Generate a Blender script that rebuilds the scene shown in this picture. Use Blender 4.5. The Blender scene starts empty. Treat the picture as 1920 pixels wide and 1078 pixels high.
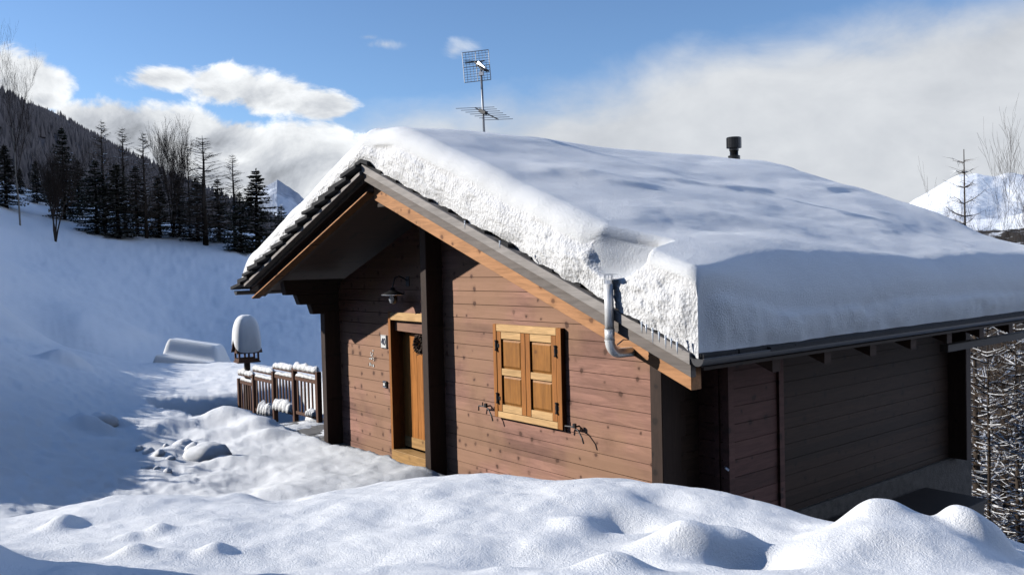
import bpy, math, random
import numpy as np
from mathutils import Vector, Matrix
random.seed(7); RNG = np.random.default_rng(11)
SC = bpy.context.scene
COL = SC.collection
PI = math.pi
ZO = 2.85            # everything is modelled with the camera at z = 0, then lifted by ZO

# ------------------------------------------------------------------ camera geometry (measured from the photograph)
CR = Vector((0.6243379373602693, 0.7807758285599506, -0.024315540488483042))
CU = Vector((-0.007241893036369063, 0.03691164569818811, 0.9992922922734375))
CF = Vector((-0.7811207940888363, 0.6237199980346743, -0.02869963577559341))
FPX = 1614.19
RX, RY = 0.62473, 0.78084       # horizontal right of the view
FX, FY = -0.78084, 0.62473      # horizontal forward of the view

def ray(px, py):
    return CR * ((px - 960) / FPX) + CU * ((539 - py) / FPX) + CF
def uvw(p):
    return (p[0] * RX + p[1] * RY, p[0] * FX + p[1] * FY, p[2])
def pix(px, py, v):             # pixel at forward distance v -> (u, v, z)
    d = ray(px, py); k = v / (d[0] * FX + d[1] * FY)
    return uvw(d * k)
def xy(u, v):
    return (u * RX + v * FX, u * RY + v * FY)

# ------------------------------------------------------------------ materials
def new_mat(name):
    m = bpy.data.materials.new(name); m.use_nodes = True
    nt = m.node_tree; nt.nodes.clear()
    out = nt.nodes.new('ShaderNodeOutputMaterial'); b = nt.nodes.new('ShaderNodeBsdfPrincipled')
    nt.links.new(b.outputs[0], out.inputs[0])
    return m, nt, b
def N(nt, t, **kw):
    n = nt.nodes.new(t)
    for k, v in kw.items():
        if k.startswith('i_'):
            key = k[2:]; key = int(key) if key.isdigit() else key.replace('_', ' ')
            n.inputs[key].default_value = v
        else: setattr(n, k, v)
    return n
def L(nt, a, b): nt.links.new(a, b)
def mth(nt, op, a, b=None, c=None, clamp=False):
    n = nt.nodes.new('ShaderNodeMath'); n.operation = op; n.use_clamp = clamp
    for i, x in enumerate((a, b, c)):
        if x is None: continue
        if isinstance(x, (int, float)): n.inputs[i].default_value = x
        else: nt.links.new(x, n.inputs[i])
    return n.outputs[0]
def mixc(nt, f, a, b, mode='MIX'):
    n = nt.nodes.new('ShaderNodeMix'); n.data_type = 'RGBA'; n.blend_type = mode
    for sock, x in ((n.inputs[0], f), (n.inputs[6], a), (n.inputs[7], b)):
        if isinstance(x, (int, float)): sock.default_value = x
        elif isinstance(x, tuple): sock.default_value = x if len(x) == 4 else (*x, 1)
        else: nt.links.new(x, sock)
    return n.outputs[2]
def noise(nt, vec, scale, detail=4, rough=.55, dist=0.):
    n = N(nt, 'ShaderNodeTexNoise'); n.inputs['Scale'].default_value = scale; n.inputs['Detail'].default_value = detail
    n.inputs['Roughness'].default_value = rough; n.inputs['Distortion'].default_value = dist
    if vec is not None: nt.links.new(vec, n.inputs['Vector'])
    return n.outputs[0]
def ocoord(nt, scale=(1, 1, 1), loc=(0, 0, 0), rot=(0, 0, 0)):
    t = nt.nodes.new('ShaderNodeTexCoord'); m = nt.nodes.new('ShaderNodeMapping')
    m.inputs['Scale'].default_value = scale; m.inputs['Location'].default_value = loc; m.inputs['Rotation'].default_value = rot
    nt.links.new(t.outputs['Object'], m.inputs['Vector']); return m.outputs[0]
def smooth(nt, x, a, b):
    n = nt.nodes.new('ShaderNodeMapRange'); n.interpolation_type = 'SMOOTHSTEP'
    n.inputs[1].default_value = a; n.inputs[2].default_value = b
    nt.links.new(x, n.inputs[0]); return n.outputs[0]
def bump(nt, bsdf, h, strength, dist, prev=None):
    n = nt.nodes.new('ShaderNodeBump'); n.inputs['Strength'].default_value = strength; n.inputs['Distance'].default_value = dist
    nt.links.new(h, n.inputs['Height'])
    if prev is not None: nt.links.new(prev, n.inputs['Normal'])
    nt.links.new(n.outputs[0], bsdf.inputs['Normal']); return n.outputs[0]

def snow_mat(name, grain=.5, lump=.0, col=(.87, .885, .905), cut=0.):
    m, nt, b = new_mat(name)
    v = ocoord(nt)
    h1 = noise(nt, v, 52, 4, .75); h2 = noise(nt, v, 120, 3, .7); h3 = noise(nt, v, 3.2, 4, .55)
    h = mth(nt, 'ADD', mth(nt, 'MULTIPLY', h1, .8), mth(nt, 'MULTIPLY', h2, .7))
    nb = bump(nt, b, h, min(1, grain), .016 + .02 * grain)
    if lump: nb = bump(nt, b, h3, lump, .06, nb)
    if cut:
        vs = ocoord(nt, (16, 16, 11), rot=(0, .75, 0))
        s1 = noise(nt, vs, 2.1, 6, .62, .6); s2 = N(nt, 'ShaderNodeTexVoronoi'); s2.inputs['Scale'].default_value = 2.6
        L(nt, vs, s2.inputs['Vector'])
        nb = bump(nt, b, mth(nt, 'ADD', s1, mth(nt, 'MULTIPLY', s2.outputs[0], .5)), cut, .06, nb)
    c = mixc(nt, smooth(nt, h3, .3, .7), tuple(x * .97 for x in col), col)
    L(nt, c, b.inputs['Base Color'])
    b.inputs['Roughness'].default_value = .72; b.inputs['Specular IOR Level'].default_value = .25
    return m

def wood_mat(name, col, dark, grain='x', knots=True, spacing=0., z0=0., rough=.75, knot_n=1., var=.34, ochre=None):
    m, nt, b = new_mat(name)
    sc = {'x': (.9, 9, 9), 'y': (9, .9, 9), 'z': (9, 9, .9)}[grain]
    v = ocoord(nt, sc)
    off = None
    if spacing:
        t = nt.nodes.new('ShaderNodeTexCoord'); sx = nt.nodes.new('ShaderNodeSeparateXYZ'); L(nt, t.outputs['Object'], sx.inputs[0])
        row = mth(nt, 'FLOOR', mth(nt, 'DIVIDE', mth(nt, 'SUBTRACT', sx.outputs[2], z0), spacing))
        wn = nt.nodes.new('ShaderNodeTexWhiteNoise'); wn.noise_dimensions = '1D'; L(nt, row, wn.inputs['W'])
        ad = nt.nodes.new('ShaderNodeVectorMath'); ad.operation = 'MULTIPLY_ADD'
        L(nt, wn.outputs['Color'], ad.inputs[0]); ad.inputs[1].default_value = (40, 40, 40); L(nt, v, ad.inputs[2]); v = ad.outputs[0]
        off = wn.outputs['Value']
    g1 = noise(nt, v, 1.6, 6, .65, 1.2); g2 = noise(nt, v, 5.5, 4, .6, .4)
    f = mth(nt, 'ADD', mth(nt, 'MULTIPLY', g1, .75), mth(nt, 'MULTIPLY', g2, .3))
    c = mixc(nt, smooth(nt, f, .33, .72), tuple(x * .72 for x in col), tuple(min(1, x * 1.2) for x in col))
    if off is not None:
        c = mixc(nt, 1., c, mixc(nt, off, (1 - var,) * 3, (1 + var * .6,) * 3), 'MULTIPLY')
    big = noise(nt, ocoord(nt), 1.1, 3, .5)
    if ochre: c = mixc(nt, mth(nt, 'MULTIPLY', smooth(nt, big, .40, .62), .75), c, ochre)
    c = mixc(nt, mth(nt, 'MULTIPLY', smooth(nt, noise(nt, ocoord(nt, loc=(3, 1, 2)), 2.3, 5, .6), .5, .8), .35), c, dark)
    hgt = f
    if knots:
        t2 = nt.nodes.new('ShaderNodeTexCoord'); s2 = nt.nodes.new('ShaderNodeSeparateXYZ'); L(nt, t2.outputs['Object'], s2.inputs[0])
        c2 = nt.nodes.new('ShaderNodeCombineXYZ'); L(nt, s2.outputs[1 if grain == 'y' else 0], c2.inputs[0]); L(nt, s2.outputs[2], c2.inputs[1])
        tn = N(nt, 'ShaderNodeTexNoise'); tn.inputs['Scale'].default_value = 14.; L(nt, t2.outputs['Object'], tn.inputs['Vector'])
        nz = nt.nodes.new('ShaderNodeVectorMath'); nz.operation = 'MULTIPLY_ADD'
        L(nt, tn.outputs['Color'], nz.inputs[0]); nz.inputs[1].default_value = (.025, .05, 0); L(nt, c2.outputs[0], nz.inputs[2])
        vo = N(nt, 'ShaderNodeTexVoronoi'); vo.voronoi_dimensions = '2D'; vo.inputs['Scale'].default_value = 4.6 * knot_n; vo.inputs['Randomness'].default_value = 1.
        L(nt, nz.outputs[0], vo.inputs['Vector'])
        sep = nt.nodes.new('ShaderNodeSeparateColor'); L(nt, vo.outputs['Color'], sep.inputs[0])
        dd = mth(nt, 'DIVIDE', vo.outputs['Distance'], mth(nt, 'ADD', .55, sep.outputs[1]))
        kn = mth(nt, 'MULTIPLY', smooth(nt, dd, .14, .07), smooth(nt, sep.outputs[0], .42, .6))
        halo = mth(nt, 'MULTIPLY', smooth(nt, dd, .30, .08), smooth(nt, sep.outputs[0], .42, .6))
        c = mixc(nt, mth(nt, 'MULTIPLY', halo, .25), c, dark)
        c = mixc(nt, mth(nt, 'MULTIPLY', kn, .88), c, dark)
    L(nt, c, b.inputs['Base Color'])
    b.inputs['Roughness'].default_value = rough; b.inputs['Specular IOR Level'].default_value = .25
    bump(nt, b, hgt, .35, .006)
    return m

def flat_mat(name, col, rough=.6, metal=0., var=.15, scale=8, bmp=.1, spec=.4):
    m, nt, b = new_mat(name)
    v = ocoord(nt)
    n = noise(nt, v, scale, 5, .6)
    c = mixc(nt, n, tuple(x * (1 - var) for x in col), tuple(min(1, x * (1 + var)) for x in col))
    L(nt, c, b.inputs['Base Color']); b.inputs['Roughness'].default_value = rough; b.inputs['Metallic'].default_value = metal
    b.inputs['Specular IOR Level'].default_value = spec
    if bmp: bump(nt, b, noise(nt, v, scale * 4, 4, .6), bmp, .01)
    return m

M = {}
M['snow'] = snow_mat('snow_surface', .5, .3)
M['roofsnow'] = snow_mat('roof_snow_surface', .6, .25, (.88, .90, .92))
M['snowcut'] = snow_mat('cut_snow_face', .5, .3, (.88, .89, .91), cut=.42)
M['farsnow'] = snow_mat('tree_snow', .0, 0, (.82, .84, .88))
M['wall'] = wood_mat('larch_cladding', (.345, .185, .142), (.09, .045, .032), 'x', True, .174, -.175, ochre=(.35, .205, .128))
M['side'] = wood_mat('shaded_cladding', (.038, .022, .015), (.017, .011, .008), 'y', True, .174, -.175)  # plank colour darkened to carry the side wall's shade
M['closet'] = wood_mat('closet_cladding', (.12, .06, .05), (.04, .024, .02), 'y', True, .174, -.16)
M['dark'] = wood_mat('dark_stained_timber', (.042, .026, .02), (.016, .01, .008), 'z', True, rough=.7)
M['darkx'] = wood_mat('shade_darkened_beam', (.04, .027, .021), (.014, .01, .008), 'y', True, rough=.7)  # beam colour darkened to carry the shade under the roof overhang
M['soffit'] = wood_mat('soffit_boards', (.035, .018, .012), (.014, .009, .006), 'y', True)  # boards and rafter tails darkened to deepen the shade under the eaves
M['rafter'] = wood_mat('orange_larch_rafter', (.50, .255, .125), (.16, .075, .04), 'x', True, knot_n=1.3)
M['honey'] = wood_mat('honey_shutter_wood', (.38, .15, .040), (.15, .055, .016), 'z', False, rough=.5)
M['honeyp'] = wood_mat('honey_panel_wood', (.36, .155, .038), (.13, .05, .015), 'z', True, rough=.5, knot_n=.6)
M['pale'] = wood_mat('pale_shutter_wood', (.66, .42, .20), (.35, .19, .07), 'x', False, rough=.5)
M['door'] = wood_mat('door_wood', (.46, .18, .045), (.2, .08, .02), 'z', False, rough=.45)
M['kick'] = wood_mat('door_kick_wood', (.46, .27, .11), (.2, .11, .05), 'x', True, rough=.5)
M['grey'] = wood_mat('weathered_bargeboard', (.33, .305, .29), (.15, .13, .12), 'x', False, rough=.7)
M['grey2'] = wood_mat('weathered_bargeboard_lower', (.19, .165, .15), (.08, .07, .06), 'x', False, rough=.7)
M['slate'] = flat_mat('dark_stone_tiles', (.02, .02, .022), .9, var=.4, scale=5, bmp=.5)
M['gutter'] = flat_mat('grey_metal_gutter', (.055, .055, .058), .5, .4, .2, 3, .05)
M['flue'] = flat_mat('white_enamel_pipe', (.86, .86, .85), .38, .35, .04, 3, .0, .5)
M['steel'] = flat_mat('stainless_steel', (.55, .56, .58), .3, .9, .1, 20, .0)
M['black'] = flat_mat('black_iron', (.018, .018, .02), .5, .4, .2, 20, .1)
M['chim'] = flat_mat('black_chimney_enamel', (.012, .012, .013), .28, .3, .2, 10, .03)
M['alu'] = flat_mat('antenna_aluminium', (.20, .21, .23), .45, .7, .15, 10, .0)
M['antdark'] = flat_mat('antenna_plastic', (.03, .032, .036), .5, 0, .15, 10, .0)
M['white'] = flat_mat('white_ceramic', (.78, .78, .76), .35, 0, .04, 6, .0)
M['ink'] = flat_mat('dark_blue_ink', (.02, .025, .06), .5, 0, .05, 6, .0)
M['stone'] = flat_mat('rubble_stone', (.085, .075, .066), .9, 0, .85, 9, 1.0)
M['paving'] = flat_mat('slate_paving', (.17, .165, .16), .85, 0, .45, 7, .6)
M['twig'] = flat_mat('wreath_twigs', (.085, .046, .032), .8, 0, .5, 30, .2)
M['box'] = flat_mat('dark_box_wood', (.03, .024, .021), .7, 0, .3, 6, .2)
M['glass'] = flat_mat('grey_glass', (.35, .37, .4), .1, 0, .05, 6, .0, .8)
M['ice'] = flat_mat('clear_ice', (.75, .8, .85), .08, 0, .03, 6, .0, .8)
M['needle'] = flat_mat('spruce_needles', (.060, .066, .046), .85, 0, .5, 1.5, .0, .2)
M['needle2'] = flat_mat('young_spruce_needles', (.08, .078, .055), .85, 0, .5, 1.5, .0, .2)
M['bark'] = flat_mat('conifer_bark', (.055, .043, .035), .9, 0, .35, 4, .3, .1)
M['larch'] = flat_mat('bare_larch_twigs', (.115, .088, .068), .9, 0, .3, 3, .0, .1)
M['birch'] = flat_mat('birch_bark', (.26, .23, .20), .85, 0, .45, 5, .0, .1)
M['birchtwig'] = flat_mat('birch_twigs', (.05, .037, .03), .9, 0, .3, 3, .0, .1)
M['farconifer'] = flat_mat('far_forest', (.15, .13, .125), .9, 0, .5, .02, .0, .1)
M['rail'] = wood_mat('brown_railing_wood', (.12, .062, .042), (.04, .022, .015), 'z', False)

# ------------------------------------------------------------------ mesh builder
KS = 1.
class MB:
    def __init__(s): s.v = []; s.f = []; s.mi = []; s.sm = []; s.cur = 0; s.smooth = False
    def add(s, vs, fs, mi=None, sm=None):
        o = len(s.v); s.v += [tuple(p) for p in vs]
        for f in fs:
            s.f.append(tuple(i + o for i in f)); s.mi.append(s.cur if mi is None else mi); s.sm.append(s.smooth if sm is None else sm)
    def box(s, x0, x1, y0, y1, z0, z1, **k):
        s.hexa([(x0, y0, z0), (x1, y0, z0), (x1, y1, z0), (x0, y1, z0), (x0, y0, z1), (x1, y0, z1), (x1, y1, z1), (x0, y1, z1)], **k)
    def hexa(s, p, **k):
        s.add(p, [(3, 2, 1, 0), (4, 5, 6, 7), (0, 1, 5, 4), (1, 2, 6, 5), (2, 3, 7, 6), (3, 0, 4, 7)], **k)
    def prism(s, poly, axis, a, b, **k):
        """poly of 2D points extruded along axis ('y': poly is (x,z); 'x': (y,z); 'z': (x,y))"""
        n = len(poly)
        def P(p, t): return {'y': (p[0], t, p[1]), 'x': (t, p[0], p[1]), 'z': (p[0], p[1], t)}[axis]
        ar = sum(poly[i][0] * poly[(i + 1) % n][1] - poly[(i + 1) % n][0] * poly[i][1] for i in range(n))
        if (ar > 0) == (axis == 'y'): pass
        vs = [P(p, a) for p in poly] + [P(p, b) for p in poly]
        fs = [tuple(range(n)), tuple(range(2 * n - 1, n - 1, -1))]
        fs += [(i, i + n, (i + 1) % n + n, (i + 1) % n) for i in range(n)]
        flip = (ar > 0) != (axis == 'y')
        if axis == 'x': flip = ar < 0
        if axis == 'x': flip = not (ar < 0)
        if axis == 'z': flip = ar > 0
        if axis == 'y': flip = ar < 0
        if flip: fs = [f[::-1] for f in fs]
        s.add(vs, fs, **k)
    def bar(s, p0, p1, w, h, up=(0, 0, 1), **k):
        p0 = Vector(p0); p1 = Vector(p1); d = (p1 - p0).normalized(); u = Vector(up)
        r = d.cross(u)
        if r.length < 1e-5: r = d.cross(Vector((1, 0, 0)))
        r.normalize(); u = r.cross(d); r *= w / 2; u *= h / 2
        c = [p0 - r - u, p0 + r - u, p0 + r + u, p0 - r + u]; e = [q + (p1 - p0) for q in c]
        s.add(c + e, [(0, 1, 2, 3), (7, 6, 5, 4), (1, 0, 4, 5), (2, 1, 5, 6), (3, 2, 6, 7), (0, 3, 7, 4)], **k)
    def tube(s, pts, rad, n=8, caps=True, **k):
        pts = [Vector(p) for p in pts]
        if not isinstance(rad, (list, tuple)): rad = [rad] * len(pts)
        vs = []; fs = []; ref = None
        for i, p in enumerate(pts):
            a = pts[max(0, i - 1)]; b = pts[min(len(pts) - 1, i + 1)]; d = (b - a).normalized()
            if ref is None: ref = Vector((0, 0, 1)) if abs(d.z) < .9 else Vector((1, 0, 0))
            r = d.cross(ref).normalized(); u = r.cross(d).normalized(); ref = u
            for j in range(n):
                t = 2 * PI * j / n; vs.append(p + (r * math.cos(t) + u * math.sin(t)) * rad[i])
        for i in range(len(pts) - 1):
            for j in range(n):
                j2 = (j + 1) % n; fs.append((i * n + j, i * n + j2, (i + 1) * n + j2, (i + 1) * n + j))
        if caps: fs += [tuple(range(n - 1, -1, -1)), tuple(range((len(pts) - 1) * n, len(pts) * n))]
        s.add(vs, fs, **k)
    def lathe(s, c, prof, n=20, **k):
        pts = [(c[0] + 0, c[1], c[2] + z) for r, z in prof]
        vs = []; fs = []
        for r, z in prof:
            for j in range(n):
                t = 2 * PI * j / n; vs.append((c[0] + r * math.cos(t), c[1] + r * math.sin(t), c[2] + z))
        m = len(prof)
        for i in range(m - 1):
            for j in range(n):
                j2 = (j + 1) % n; fs.append((i * n + j, i * n + j2, (i + 1) * n + j2, (i + 1) * n + j))
        fs += [tuple(range(n - 1, -1, -1)), tuple(range((m - 1) * n, m * n))]
        s.add(vs, fs, **k)
    def build(s, name, mats, parent=None, bevel=0., smooth=None):
        if not isinstance(mats, (list, tuple)): mats = [mats]
        off = Vector((0, 0, 0)); p = parent
        while p is not None: off += p.location; p = p.parent
        me = bpy.data.meshes.new(name)
        me.from_pydata([(a * KS - off.x, b * KS - off.y, c * KS - off.z) for a, b, c in s.v], [], s.f)
        for m in mats: me.materials.append(m)
        me.polygons.foreach_set('material_index', s.mi)
        me.polygons.foreach_set('use_smooth', s.sm if smooth is None else [smooth] * len(s.f))
        me.update()
        o = bpy.data.objects.new(name, me); COL.objects.link(o)
        if parent is not None: o.parent = parent
        if bevel:
            b = o.modifiers.new('bevel', 'BEVEL'); b.width = bevel; b.segments = 1; b.limit_method = 'ANGLE'; b.angle_limit = 1.0
        return o

def tag(o, label=None, cat=None, group=None, kind=None):
    if label: o['label'] = label
    if cat: o['category'] = cat
    if group: o['group'] = group
    if kind: o['kind'] = kind
    return o
def thing(name, loc, label, cat, group=None):
    o = bpy.data.objects.new(name, None); COL.objects.link(o); o.location = loc
    o.empty_display_size = .1
    return tag(o, label, cat, group)
def np_mesh(name, verts, faces, mats, mi=None, smooth=True, parent=None):
    me = bpy.data.meshes.new(name)
    verts = np.asarray(verts, np.float32) * KS; faces = np.asarray(faces, np.int32)
    me.vertices.add(len(verts)); me.vertices.foreach_set('co', verts.ravel())
    k = faces.shape[1]
    me.loops.add(faces.size); me.loops.foreach_set('vertex_index', faces.ravel())
    me.polygons.add(len(faces)); me.polygons.foreach_set('loop_start', np.arange(0, faces.size, k, dtype=np.int32))
    if not isinstance(mats, (list, tuple)): mats = [mats]
    for m in mats: me.materials.append(m)
    if mi is not None: me.polygons.foreach_set('material_index', np.asarray(mi, np.int32))
    me.polygons.foreach_set('use_smooth', np.full(len(faces), smooth))
    me.update(calc_edges=True); me.validate()
    o = bpy.data.objects.new(name, me); COL.objects.link(o)
    if parent is not None: o.parent = parent
    return o

# ------------------------------------------------------------------ numpy noise
def _hash(ix, iy, s):
    h = (ix.astype(np.int64) * 374761393 + iy.astype(np.int64) * 668265263 + s * 1442695041) & 0x7fffffff
    h = (h ^ (h >> 13)) * 1274126177 & 0x7fffffff
    return ((h ^ (h >> 16)) & 0xffff) / 65535.
def vnoise(x, y, s=0):
    ix = np.floor(x); iy = np.floor(y); fx = x - ix; fy = y - iy
    fx = fx * fx * fx * (fx * (fx * 6 - 15) + 10); fy = fy * fy * fy * (fy * (fy * 6 - 15) + 10)
    a = _hash(ix, iy, s); b = _hash(ix + 1, iy, s); c = _hash(ix, iy + 1, s); d = _hash(ix + 1, iy + 1, s)
    return (a + (b - a) * fx) * (1 - fy) + (c + (d - c) * fx) * fy
def fbm(x, y, o=4, s=0, g=.5):
    t = 0; a = 1.; n = 0.
    for i in range(o):
        t = t + a * (vnoise(x, y, s + i * 17) - .5); n += a; a *= g; x = x * 2.03 + 5.1; y = y * 2.03 + 3.7
    return t / n * 2
def sstep(x, a, b):
    t = np.clip((x - a) / (b - a), 0, 1); return t * t * (3 - 2 * t)

# ------------------------------------------------------------------ terrain
CP = []
def P(px, py, v): CP.append(pix(px, py, v))
def Q(u, v, z): CP.append((u, v, z))
for q in [(0, 1078, 3.4), (300, 1078, 3.25), (640, 1078, 3.1), (960, 1078, 3.0), (1250, 1078, 3.0), (1500, 1078, 3.05), (1920, 1078, 3.3),
          (0, 1012, 4.5), (300, 1003, 4.4), (640, 1000, 4.3), (960, 985, 4.3), (1250, 990, 4.3), (1480, 1030, 4.0), (1650, 1005, 3.95), (1900, 1062, 3.7),
          (0, 962, 5.5), (150, 943, 5.7), (300, 933, 5.9), (450, 941, 6.0), (560, 940, 6.2), (700, 914, 6.4), (800, 895, 6.3), (900, 893, 6.2),
          (1000, 905, 6.0), (1100, 893, 5.9), (1200, 896, 5.8), (1300, 909, 5.5), (1400, 938, 5.3), (1500, 978, 5.0), (1580, 1000, 4.75), (1700, 995, 4.5), (1800, 1018, 4.4), (1920, 1045, 4.3),
          (640, 880, 11.2), (700, 866, 11.6), (560, 905, 10.2), (760, 885, 10.9), (300, 880, 11.8), (400, 850, 13), (350, 780, 16.5), (330, 705, 23.5), (430, 690, 24.7), (440, 681, 26.5), (330, 681, 26.5), (500, 720, 20), (520, 830, 13.6), (480, 900, 10.6),
          (300, 640, 42), (300, 560, 60), (300, 500, 75), (300, 452, 92), (0, 900, 9.5), (0, 800, 12), (0, 700, 15.5), (0, 640, 22), (0, 560, 38), (0, 480, 60), (0, 405, 85), (0, 352, 105),
          (150, 880, 11), (150, 800, 14), (150, 700, 19), (150, 660, 24), (150, 600, 38), (150, 520, 60), (150, 438, 88), (470, 640, 42), (470, 560, 62), (470, 464, 93), (600, 500, 90), (600, 620, 45)]: P(*q)
for q in [(0, 0, -1.3), (0, -3.5, -.7), (-3, 0, -1.0), (3, 0, -1.45), (-12, 0, .2), (10, -1, -1.6), (40, 0, -14),
          (0, -8, 2.2), (-8, -9, 2.6), (8, -9, 1.8), (0, -16, 9), (-16, -14, 7.5), (16, -16, 7), (0, -34, 26), (-34, -28, 22), (30, -34, 20), (0, -60, 46), (-60, -50, 42), (60, -60, 32),  # unseen hill behind the camera, added to cut sky light on the porch
          (-7.5, 6, -1.2), (-12.5, 11.9, .42), (-16.5, 19.4, .62), (-20.5, 28.3, 1.05), (-30, 40, 5.0), (-52, 60, 12), (-84, 90, 26), (-16, 12.4, .7), (-20, 20.2, .9), (-25, 28.8, 1.6), (-9.8, 11.4, -.42), (-13.2, 19, -.4), (-17.4, 27.8, -.1),
          (-20, 13, 1.5), (-28, 16, 2.2), (-42, 20, 3.5), (-28, 24, 2.6), (-34, 31, 3.6), (-46, 32, 4.6), (-62, 44, 8), (-75, 20, 6), (-20, 4, .9), (-42, 2, 3), (-9, 3, -.2), (-14, 7, .45),
          (.0, 8.1, -2.5), (1, 7.4, -2.5), (1.8, 7., -2.7), (2.2, 6.4, -2.9), (3, 5.9, -2.9), (-3, 8.2, -2.62), (-4.8, 8.2, -2.35), (-1.5, 8.6, -2.62),
          (1.4, 8.5, -3.2), (-.2, 10., -3.05), (3.7, 9.9, -3.6), (6.2, 11.5, -4.1), (7.5, 11, -4.3), (9, 8, -3.9), (12, 20, -8), (20, 20, -14), (26, 40, -26), (0, 24, -2.95), (4, 26, -4.2),
          (0, 40, -6.5), (12, 60, -20), (-12, 32, -3.9), (-18, 33, -3.4), (-6, 33, -4.2), (0, 90, -5), (20, 100, -22), (60, 80, -46)]: Q(*q)
CP = np.array(CP)
SCL = 10.
def _tps(r2): return .5 * r2 * np.log(r2 + 1e-9)
def _warp(u, v):       # compress distance so that near and far points weigh alike
    r = np.sqrt(u * u + v * v) + 1e-6; k = np.log1p(r / 6.) * 6. / r
    return np.stack([u * k, v * k], -1) / 4.
_X = _warp(CP[:, 0], CP[:, 1]); n_ = len(_X)
_K = _tps(((_X[:, None] - _X[None]) ** 2).sum(-1)) + np.eye(n_) * 2e-4
_Pm = np.hstack([np.ones((n_, 1)), _X]); _A = np.block([[_K, _Pm], [_Pm.T, np.zeros((3, 3))]])
_W = np.linalg.solve(_A, np.concatenate([CP[:, 2], np.zeros(3)]))
def tps(u, v):
    u = np.asarray(u, float); v = np.asarray(v, float); sh = u.shape; X = _warp(u.ravel(), v.ravel()); out = np.empty(len(X))
    for i in range(0, len(X), 20000):
        c = X[i:i + 20000]; out[i:i + 20000] = _tps(((c[:, None] - _X[None]) ** 2).sum(-1)) @ _W[:n_] + _W[n_] + c @ _W[n_ + 1:]
    return out.reshape(sh)
BUMPS = []   # (u, v, height, sigma_u, sigma_v)
def B(px, py, v, h, su, sv=None, flat=0):
    u, vv, z = pix(px, py, v); BUMPS.append((u, v, h, su, sv or su, flat))
# foreground: little mounds and humps
for b in [(118, 982, 4.75, .065, .065, .09), (298, 1002, 4.45, .045, .055, .07), (405, 1035, 4.0, .045, .05, .07), (240, 1010, 4.35, .035, .05, .06), (250, 1038, 3.9, .045, .07, .07),
          (455, 940, 5.9, .05, .1, .12), (860, 935, 5.2, .0, .5, .2), (1130, 915, 5.5, -.055, .6, .4), (1085, 985, 4.25, .045, .09, .10), (620, 1040, 3.7, -.05, .35, .2),
          (960, 1030, 3.6, -.05, .3, .15), (1170, 965, 4.4, -.09, .12, .13), (1240, 945, 4.8, -.06, .12, .15), (1130, 1050, 3.4, -.05, .15, .1),
          (1150, 1080, 3.2, .07, .11, .07),
          (1340, 1037, 3.85, .12, .16, .12, 1), (1250, 1040, 3.8, .07, .11, .1), (1420, 1052, 3.6, -.07, .12, .12),
          (1640, 990, 4.0, .085, .10, .10), (1660, 1030, 3.85, .13, .32, .24), (1560, 1040, 3.7, .03, .18, .15), (1740, 1000, 4.0, .03, .16, .15), (1828, 1020, 3.95, .12, .11, .11, 1), (1905, 1050, 3.8, .02, .1, .1), (1460, 955, 5.0, .0, .2, .15)]: B(*b)
BUMPS.append((-3.1, 3.35, 1.25, .5, .40, 0)); BUMPS.append((-3.9, 4.6, .55, .3, .16, 0))
# shovelled snow by the terrace and the lumpy path
for b in [(440, 775, 15.6, .27, .42, .35), (480, 790, 15.0, .22, .3, .3), (395, 770, 15.8, .14, .4, .3), (318, 790, 15.2, .20, .35, .28), (355, 800, 14.7, .06, .4, .3), (285, 805, 14.6, .12, .25, .2),
          (500, 812, 14.2, .12, .25, .25), (405, 800, 14.6, .08, .3, .2), (240, 795, 15, .1, .25, .2), (330, 855, 12.8, .16, .28, .25), (290, 842, 13.3, .12, .2, .2), (430, 870, 12.3, .10, .4, .2), (470, 915, 10.8, -.10, .4, .4),
          (120, 690, 20.5, .38, .36, .4), (170, 800, 14.2, .2, .25, .2), (455, 755, 16.8, .2, .35, .3),
          (250, 612, 41, .25, .5, 1.2), (210, 600, 42, .2, .8, 1.2), (60, 650, 22, .15, 1, 1), (20, 640, 24, .2, .6, .6)]: B(*b)
EDGE = np.array([(-30, 4.5), (-19, 5.2), (-16.5, 5.9), (-14.9, 6.35), (-14.24, 6.38), (-12.6, 6.24), (-11.34, 6.3), (-9.8, 6.24), (-9.2, 6.6), (-8, 6.8), (0, 6.8)])
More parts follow.
